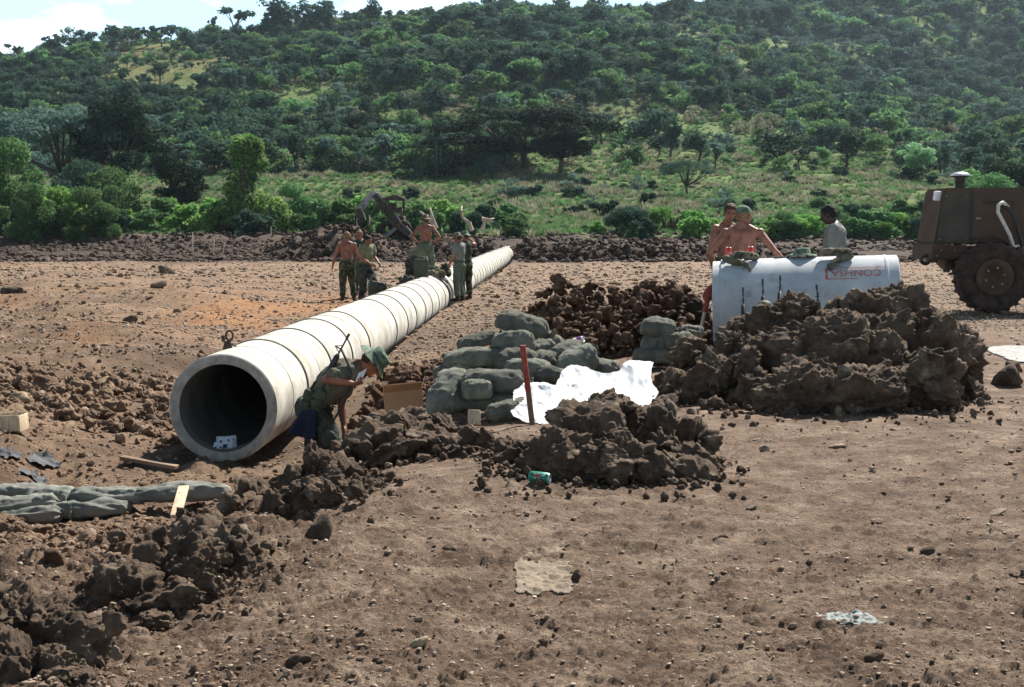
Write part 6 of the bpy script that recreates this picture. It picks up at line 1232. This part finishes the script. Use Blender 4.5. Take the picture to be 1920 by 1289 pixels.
# pale clay patch (a pressed slab), dried scum, puddles
def flat_patch(name, label, cat, outline, mt, zoff=.008, seed=0, sub=60, kind=None, rel=.004, flat=False):
    O = []
    for px, py in outline:
        p = walk(px, py, zoff); O.append((p[0], p[1]))
    O = np.array(O); x0, y0 = O.min(0); x1, y1 = O.max(0); n = sub; xs, ys = np.meshgrid(np.linspace(x0, x1, n), np.linspace(y0, y1, n)); xs, ys = xs.ravel(), ys.ravel()
    jx = xs+.05*(x1-x0)*fbm(p3(xs*20/(x1-x0+.1), ys*20/(y1-y0+.1), seed), 3, seed); jy = ys+.07*(y1-y0)*fbm(p3(xs*20/(x1-x0+.1), ys*20/(y1-y0+.1), seed+9), 3, seed)
    ins = np.zeros(len(xs), bool); m_ = len(O)
    for i in range(m_):
        a, b = O[i], O[(i+1) % m_]; c_ = ((a[1] > jy) != (b[1] > jy)) & (jx < (b[0]-a[0])*(jy-a[1])/(b[1]-a[1]+1e-12)+a[0]); ins ^= c_
    zb = base_z(xs, ys); zg = ground_z(xs, ys); z = (zb if flat else zb*.25+zg*.75)+zoff+rel*fbm(p3(xs*30, ys*30), 3, seed)
    idx = np.arange(n*n).reshape(n, n); F = np.stack([idx[:-1, :-1], idx[:-1, 1:], idx[1:, 1:], idx[1:, :-1]], 2).reshape(-1, 4); F = F[ins[F].all(1)]
    a = A().add(np.stack([xs, ys, z], 1), F); o = obj(name, a, M[mt], org=(0, 0, 0)); tag(o, label, cat, kind=kind); md = o.modifiers.new('thick', 'SOLIDIFY'); md.thickness = .008; md.offset = -1; return o
flat_patch('clay_slab', 'pale tan rectangular slab of dried clay pressed into the open mud', 'clay slab', [(963, 1050), (975, 1046), (1063, 1047), (1072, 1062), (1074, 1092), (1072, 1107), (1010, 1110), (966, 1104)], 'claypatch', .004, 1)
flat_patch('clay_slab', 'fainter broken strip of pale clay just behind the rectangular slab', 'clay slab', [(995, 1012), (1090, 1006), (1098, 1018), (1070, 1024), (1040, 1034), (985, 1044), (985, 1030)], 'claypatch', -.003, 2)
flat_patch('plastic_scrap', 'thin bluish white plastic scrap trodden into the mud at lower right', 'plastic scrap', [(1512, 1158), (1560, 1163), (1620, 1158), (1662, 1176), (1640, 1184), (1590, 1184), (1548, 1178)], 'palegrey', .010, 3, rel=.012)
flat_patch('plastic_scrap', 'faint greyish smear of plastic below the bluish white scrap', 'plastic scrap', [(1575, 1206), (1640, 1214), (1650, 1236), (1605, 1240), (1570, 1225)], 'palegrey', .0, 4, rel=.008)
M['scum'] = mat('wet_grey_silt', (.09, .085, .08), (.22, .22, .21), 9, .6, .5, 30)
M['water'] = mat('muddy_water', (.16, .14, .12), (.22, .2, .17), 3, .06, .05, 20, spec=.6)
flat_patch('puddle', None, None, [(1838, 654), (1880, 648), (1990, 650), (1990, 680), (1900, 676), (1870, 668)], 'scum', .014, 6, kind='structure', rel=.004)
# plastic films in the bank at far left
for i, (px, py, s_, lb) in enumerate([(85, 838, .24, 'crumpled grey plastic film stuck in the left bank'), (20, 880, .18, 'second grey film at the foot of the left bank'), (60, 868, .2, 'small wet film between the two at the left bank')]):
    Y = 12.6-.3*i; p = P(px, py, Y); n = 34; g = np.linspace(-1, 1, n); GX, GY = np.meshgrid(g, g); rr = np.sqrt(GX**2+GY**2).ravel(); zz = .045*fbm(p3(GX.ravel()*1.5, GY.ravel()*1.5, i), 2, i, .4, True)
    x_ = p[0]+GX.ravel()*s_*.6; y_ = Y+GY.ravel()*s_; z_ = np.maximum(ground_z(x_, y_), p[2]-.2)+.02+np.maximum(zz, 0)*.7; idx = np.arange(n*n).reshape(n, n); F = np.stack([idx[:-1, :-1], idx[:-1, 1:], idx[1:, 1:], idx[1:, :-1]], 2).reshape(-1, 4); F = F[(rr+.3*fbm(p3(GX.ravel()*3, GY.ravel()*3, i), 2, 3) < .9)[F].all(1)]
    o = obj('plastic_film', A().add(np.stack([x_, y_, z_], 1), F), M['film'], org=p); tag(o, lb, 'plastic film', 'grey films in the left bank')
# the white plastic sheet over the sandbags
def sheet():
    top = [(957, 768), (965, 735), (985, 715), (1010, 716), (1040, 722), (1050, 700), (1072, 686), (1095, 690), (1130, 700), (1160, 697), (1172, 680), (1195, 676), (1224, 680), (1222, 708), (1233, 735), (1214, 770), (1180, 772), (1120, 758), (1042, 768), (1040, 798), (985, 792), (962, 780)]
    O = np.array(top, float); n = 190; xs, ys = np.meshgrid(np.linspace(950, 1240, n), np.linspace(672, 802, n)); xs, ys = xs.ravel(), ys.ravel(); q = p3(xs/40, ys/40); jx = xs+4*fbm(q*2, 3, 3); jy = ys+4*fbm(q*2+9, 3, 3)
    ins = np.zeros(len(xs), bool)
    for i in range(len(O)):
        a, b = O[i], O[(i+1) % len(O)]; ins ^= ((a[1] > jy) != (b[1] > jy)) & (jx < (b[0]-a[0])*(jy-a[1])/(b[1]-a[1]+1e-12)+a[0])
    # slope of the cloth: foot at 11.3 m, lying back over the bags to 12.6 m, tail to the right lies flatter
    v_ = (798-ys)/115.; Y = 11.35+1.15*np.clip(v_, 0, 1.1)-.35*sstep(1120, 1230, xs)*(1-v_)
    cr = .10*np.abs(fbm(q*.8+2, 2, 7))+.04*fbm(q*1.3, 2, 8, .4, True)+.006*fbm(q*3.5, 2, 9, .5, True)
    V = np.array([P(a, b, c_) for a, b, c_ in zip(xs, ys, Y)]); V[:, 2] += cr*.25*(.4+v_*.6); V[:, 1] -= cr*.9
    idx = np.arange(n*n).reshape(n, n); F = np.stack([idx[:-1, :-1], idx[:-1, 1:], idx[1:, 1:], idx[1:, :-1]], 2).reshape(-1, 4); F = F[ins[F].all(1)]
    m = mat('white_polythene', (.70, .72, .75), (.84, .85, .86), 3, .6, .05, 30, trans=.2, spec=.2); o = obj('plastic_sheet', A().add(V, F), m, org=P(1100, 790, 11.6)); tag(o, 'bright white crumpled plastic sheet draped from the sandbags to the mud', 'plastic sheet')
sheet()

# ================================================================== TRACTOR at the right
TY = 24.9; tp = lambda px, py, dy=0: P(px, py, TY+dy)
g0 = gz(X(1855, TY), TY); tr = thing('tractor_loader', 'muddy brown wheeled tractor cut by the right picture edge', 'tractor', (X(1855, TY), TY, g0)); tpm = TY/FPX
def quadbox(nm, pts, dep, mt, y0=0, bev=.02):
    """side outline (picture points at the near flank) pulled back by its real depth"""
    A0_ = [P(a, b, TY+y0) for a, b in pts]; n = len(A0_); V = np.array(A0_+[q+np.array([0, dep, 0]) for q in A0_]); bm = bmesh.new(); vs = [bm.verts.new(v) for v in V]
    bm.faces.new(vs[:n]); bm.faces.new(vs[n:][::-1]); [bm.faces.new((vs[i], vs[i+n], vs[(i+1) % n+n], vs[(i+1) % n])) for i in range(n)]; bmesh.ops.recalc_face_normals(bm, faces=bm.faces[:])
    if bev: bmesh.ops.bevel(bm, geom=bm.edges[:], offset=bev, segments=2, affect='EDGES')
    bmesh.ops.triangulate(bm, faces=bm.faces[:]); bm.verts.index_update(); a = A().add(np.array([v.co[:] for v in bm.verts]), np.array([[v.index for v in f.verts] for f in bm.faces])); bm.free(); o = obj(nm, a, M[mt], tr); return shade_auto(o, 35)
quadbox('hood', [(1771, 353), (2080, 350), (2080, 462), (1752, 458), (1760, 410)], 1.15, 'yellowrust', .35, .03)
quadbox('nose_panel', [(1768, 362), (1820, 362), (1818, 456), (1756, 456)], .02, 'greyrust', .325, .004); quadbox('side_panel', [(1824, 368), (2000, 366), (2000, 458), (1822, 458)], .02, 'yellowrust', .325, .004)
quadbox('panel_seam', [(1823, 370), (1990, 367), (1990, 369.5), (1823, 372.5)], .01, 'black', .312, 0); quadbox('panel_seam', [(1820, 366), (1822.5, 366), (1821, 456), (1818.5, 456)], .01, 'black', .312, 0)
quadbox('front_frame', [(1750, 458), (1832, 462), (1840, 484), (1748, 488)], 1.3, 'yellowrust', .2, .02); quadbox('chassis', [(1770, 486), (2080, 470), (2080, 520), (1790, 508)], .8, 'machine_dk', .5, .02)
quadbox('fuel_tank', [(1990, 470), (2080, 470), (2080, 540), (1990, 535)], .5, 'machine_dk', .1, .03)
def quadless():
    a = A(); th = np.linspace(R(25), R(150), 16); c_ = tp(1858, 520, 0); V = [c_+np.array([math.cos(t)*r, dy, math.sin(t)*r]) for dy in (.26, .7) for r in (.70, .725) for t in th]; n = 16
    for b0, b1 in ((0, 1), (2, 3), (0, 2), (1, 3)): a.add(V, [[b0*n+i, b0*n+i+1, b1*n+i+1, b1*n+i] for i in range(n-1)])
    return a
pc_ = tp(1800, 352, .85); obj('pre_cleaner', A().lathe(pc_, [(.085, -.02), (.085, .17), (.10, .175), (.165, .195), (.175, .21), (.16, .235), (.10, .262), (.001, .27)], n=40), M['greyrust'], tr); obj('pre_cleaner_cap', A().lathe(pc_, [(.17, .208), (.18, .213), (.165, .238), (.10, .268), (.001, .277)], n=40), M['alu'], tr)
hl = obj('headlight', A().box(tp(1758, 368, .55), (.13, .14, .17), (0, .12, 0), bev=.03), M['white'], tr); obj('headlight_bracket', A().tube([tp(1762, 376, .6), tp(1772, 392, .6)], .02, 8), M['machine_dk'], tr)
obj('tow_ring', A().tube([tp(1735, 487, .5)+np.array([.075*math.cos(t), 0, .075*math.sin(t)]) for t in np.linspace(0, 6.28, 25)[:-1]], .033, 10, close=True), M['machine_dk'], tr); obj('tow_bracket', A().box(tp(1750, 489, .5), (.12, .10, .07), bev=.01), M['machine_dk'], tr); obj('axle_hanger', A().box(tp(1775, 502, .5), (.10, .1, .16), bev=.01), M['machine_dk'], tr); obj('step', A().box(tp(1785, 514, .45), (.12, .06, .04), bev=.01), M['machine_dk'], tr)
for sg, (c_, dy) in enumerate([(tp(1858, 520, 0), 0), (tp(1858, 520, 1.75), 1.75)]):
    Rw = 67*tpm; wh = thing('wheel', None, None, (0, 0, 0)); bpy.data.objects.remove(wh); prof = [(Rw*.52, -.20), (Rw*.62, -.23), (Rw*.82, -.235), (Rw*.95, -.21), (Rw*.97, -.12), (Rw*.985, 0), (Rw*.97, .12), (Rw*.95, .21), (Rw*.82, .235), (Rw*.62, .23), (Rw*.52, .20)]
    a = A().lathe(c_, prof, (0, 1, 0), 64, closed=True); w0 = obj('tyre', a, M['rubber'], tr); ORG[w0.name] = ORG[tr.name]
    lg = A()
    for k_ in range(22):
        t = k_*2*math.pi/22
        for sd in (-1, 1): th = t+(.14 if sd > 0 else 0); c2 = c_+np.array([math.cos(th)*Rw*.965, sd*.11, math.sin(th)*Rw*.965]); lg.box(c2, (.06, .21, .055), (0, -th+math.pi/2, 0.0), bev=.008)
    obj('tread_lugs', lg, M['rubber'], w0); obj('rim', A().lathe(c_-np.array([0, .16, 0]), [(Rw*.53, -.05), (Rw*.55, -.04), (Rw*.53, .06), (Rw*.42, .10), (Rw*.34, .04), (Rw*.20, .02), (Rw*.16, -.06), (.001, -.07)], (0, -1, 0), 48), M['yellowrust'], w0)
    sp = A()
    for k_ in range(6): t = k_*1.047+.3; sp.box(c_+np.array([math.cos(t)*Rw*.27, -.225, math.sin(t)*Rw*.27]), (.035, .03, .035), bev=.008)
    obj('wheel_nut', sp, M['steel'], w0); sc_ = A()
    for t in (.6, 2.7, 4.8): sc_.box(c_+np.array([math.cos(t)*Rw*.36, -.19, math.sin(t)*Rw*.36]), (.12, .02, .07), (0, -t+1.57, 0), bev=.01)
    obj('rim_clamp', sc_, M['greyrust'], w0)
obj('pale_hose', A().tube([tp(1900, 462, .1), tp(1893, 440, .05), tp(1880, 415, 0), tp(1871, 398, 0), tp(1872, 385, .02), tp(1880, 380, .1), tp(1890, 388, .25)], .032, 10), M['grey_hose'], tr); obj('black_hose', A().tube([tp(1878, 382, .2), tp(1895, 395, .15), tp(1907, 420, .12), tp(1912, 445, .15), tp(1916, 462, .2)], .034, 10), M['black'], tr)
obj('canopy_post', A().box((X(2075, TY)+.1, TY+.6, 2.2), (.1, .1, 2.4), bev=.01), M['yellowrust'], tr); obj('arm', A().tube([tp(1905, 470, -.1), tp(1960, 500, -.1), tp(2040, 540, -.1)], .09, 8), M['machine_dk'], tr)

for i_ in range(7): obj('louvre', A().box(tp(1846+i_*9, 378, .315), (.05, .02, .012), (.4, 0, 0)).box(tp(1846+i_*9, 383, .315), (.05, .02, .012), (.4, 0, 0)), M['machine_dk'], tr)
bo = A()
for px, py in [(1775, 368), (1812, 368), (1762, 450), (1812, 450), (1830, 452), (1765, 470), (1790, 470), (1815, 472), (1757, 480), (1900, 452), (1830, 376)]: bo.lathe(tp(px, py, .19 if py > 460 else .318), [(.016, 0), (.016, .012), (.001, .016)], (0, -1, 0), 8)
obj('bolt', bo, M['steel'], tr); obj('side_latch', A().box(tp(1835, 410, .315), (.09, .02, .03), bev=.006), M['steel'], tr); obj('mud_guard', quadless(), M['machine_dk'], tr)
# ================================================================== BACKHOE far behind
BY = 88.; bp_ = lambda px, py, dy=0: P(px, py, BY+dy)
bh_ = thing('backhoe', 'muddy backhoe digger with its arm folded like an inverted V behind the spoil mound', 'backhoe', (X(715, BY), BY, gz(X(715, BY), BY)))
def beam(nm, pts, wd_, dep, mt): # pts picture points; tapered box beam
    a = A(); P_ = [bp_(*q) for q in pts]; n = len(P_); V = []
    for i, q in enumerate(P_):
        d = P_[min(i+1, n-1)]-P_[max(i-1, 0)]; d /= np.linalg.norm(d); nrm = np.array([-d[2], 0, d[0]]); w2 = wd_[i]/2
        V += [q+nrm*w2+np.array([0, -dep/2, 0]), q-nrm*w2+np.array([0, -dep/2, 0]), q-nrm*w2+np.array([0, dep/2, 0]), q+nrm*w2+np.array([0, dep/2, 0])]
    F = [[i*4+k, i*4+(k+1) % 4, i*4+4+(k+1) % 4, i*4+4+k] for i in range(n-1) for k in range(4)]+[[0, 3, 2, 1], [n*4-4, n*4-3, n*4-2, n*4-1]]; o = obj(nm, a.add(V, F), M[mt], bh_, smooth=False); return o
beam('boom', [(702, 366), (722, 392), (746, 422), (768, 440)], [.3, .5, .5, .3], .35, 'machine_dk'); beam('boom_cylinder', [(708, 362), (728, 383), (744, 402), (752, 425)], [.11, .12, .12, .1], .2, 'cabsteel'); beam('dipper', [(706, 361), (690, 373), (680, 392)], [.28, .36, .25], .3, 'cabsteel'); beam('dipper_cylinder', [(700, 359), (684, 376), (669, 393)], [.14, .14, .14], .14, 'cabsteel'); beam('bucket_link', [(672, 392), (676, 405), (682, 415)], [.3, .5, .3], .6, 'machine_dk')
bk = A(); th = np.linspace(R(-20), R(200), 12); c_ = bp_(680, 412); 
for r0, r1 in ((.75, .68),):
    V = [c_+np.array([-math.cos(t)*r*.6, sd*.45, -math.sin(t)*r]) for sd in (-1, 1) for r in (r0, r1) for t in th]; n = 12
    for blk in (0, 1): bk_f = [[blk*24+i, blk*24+i+1, blk*24+12+i+1, blk*24+12+i] for i in range(11)]; bk.add(V, bk_f)
    bk.add(V, [[i, 24+i, 24+i+1, i+1] for i in range(11)]); bk.add(V, [[12+i, 12+i+1, 36+i+1, 36+i] for i in range(11)])
obj('bucket', bk, M['machine_dk'], bh_); beam('canopy_roof', [(719, 374), (745, 371), (761, 376)], [.12, .32, .14], 1.8, 'machine_dk')
for px, py0, py1, dy in ((724, 376, 402, -.7), (758, 378, 405, -.7), (728, 376, 404, .7), (756, 378, 405, .7)): obj('canopy_post', A().tube([bp_(px, py0, dy), bp_(px, py1, dy)], .05, 6), M['machine_dk'], bh_)
a = A().box(bp_(744, 418, 1.2), (1.0, 1.5, .9), (0, .05, 0), bev=.12); obj('tractor_body', a, M['machine_dk'], bh_); obj('seat_console', A().box(bp_(736, 388), (.5, .5, .45), bev=.08).box(bp_(741, 394), (.9, .7, .3), bev=.05), M['machine_dk'], bh_)
for px, dy in ((755, -.95), (728, -.9)): obj('wheel', A().lathe(bp_(px, 430, dy+1.3), [(.2, -.18), (.46, -.2), (.55, -.1), (.55, .1), (.46, .2), (.2, .18)], (0, 1, 0), 32, closed=True), M['rubber'], bh_)
beam('stabiliser_leg', [(742, 428), (728, 440), (718, 444)], [.2, .22, .3], .2, 'cabsteel'); beam('stabiliser_leg', [(760, 425), (768, 436), (771, 444)], [.2, .22, .3], .2, 'cabsteel')
# ================================================================== HAZE
def haze():
    a = A().box((0, 330, 98), (2600, 2500, 210)); m = bpy.data.materials.new('haze'); m.use_nodes = True; n = m.node_tree; n.nodes.clear(); out = n.nodes.new('ShaderNodeOutputMaterial'); v = n.nodes.new('ShaderNodeVolumePrincipled')
    v.inputs['Color'].default_value = (.62, .78, .95, 1); v.inputs['Density'].default_value = HAZE; v.inputs['Anisotropy'].default_value = .3; n.links.new(v.outputs[0], out.inputs[1]); o = obj('haze', a, m, org=(0, 0, 0), smooth=False); tag(o, kind='stuff')
HAZE = .00007
if HAZE: haze()

# ================================================================== every repeat gets its own label: its place in its row
ONE = ['first', 'second', 'third', 'fourth', 'fifth', 'sixth', 'seventh', 'eighth', 'ninth', 'tenth', 'eleventh', 'twelfth', 'thirteenth', 'fourteenth', 'fifteenth', 'sixteenth', 'seventeenth', 'eighteenth', 'nineteenth']
def word(n):
    if n < 20: return ONE[n-1]
    t = {2: 'twent', 3: 'thirt', 4: 'fort'}[n//10]; return t+'ieth' if n % 10 == 0 else t+'y-'+ONE[n % 10-1]
same = {}
for o in COL.objects:
    if o.parent is None and o.get('label') and o.get('group'): same.setdefault((o['group'], o['label']), []).append(o)
for (g, lb), os_ in same.items():
    if len(os_) < 2: continue
    if 'pipe section' in g:
        for o in os_: o['label'] = 'distant concrete pipe section, %s from the open mouth' % word(int(round((o.location.y-PA[1])/PITCH_L/PDIR[1]))+1)
        continue
    os_.sort(key=lambda o: o.location.x/o.location.y)
    for i, o in enumerate(os_): o['label'] = ('leftmost' if i == 0 else 'rightmost' if i == len(os_)-1 else word(i+1)+' from left')+', '+lb.replace(' among others', '')
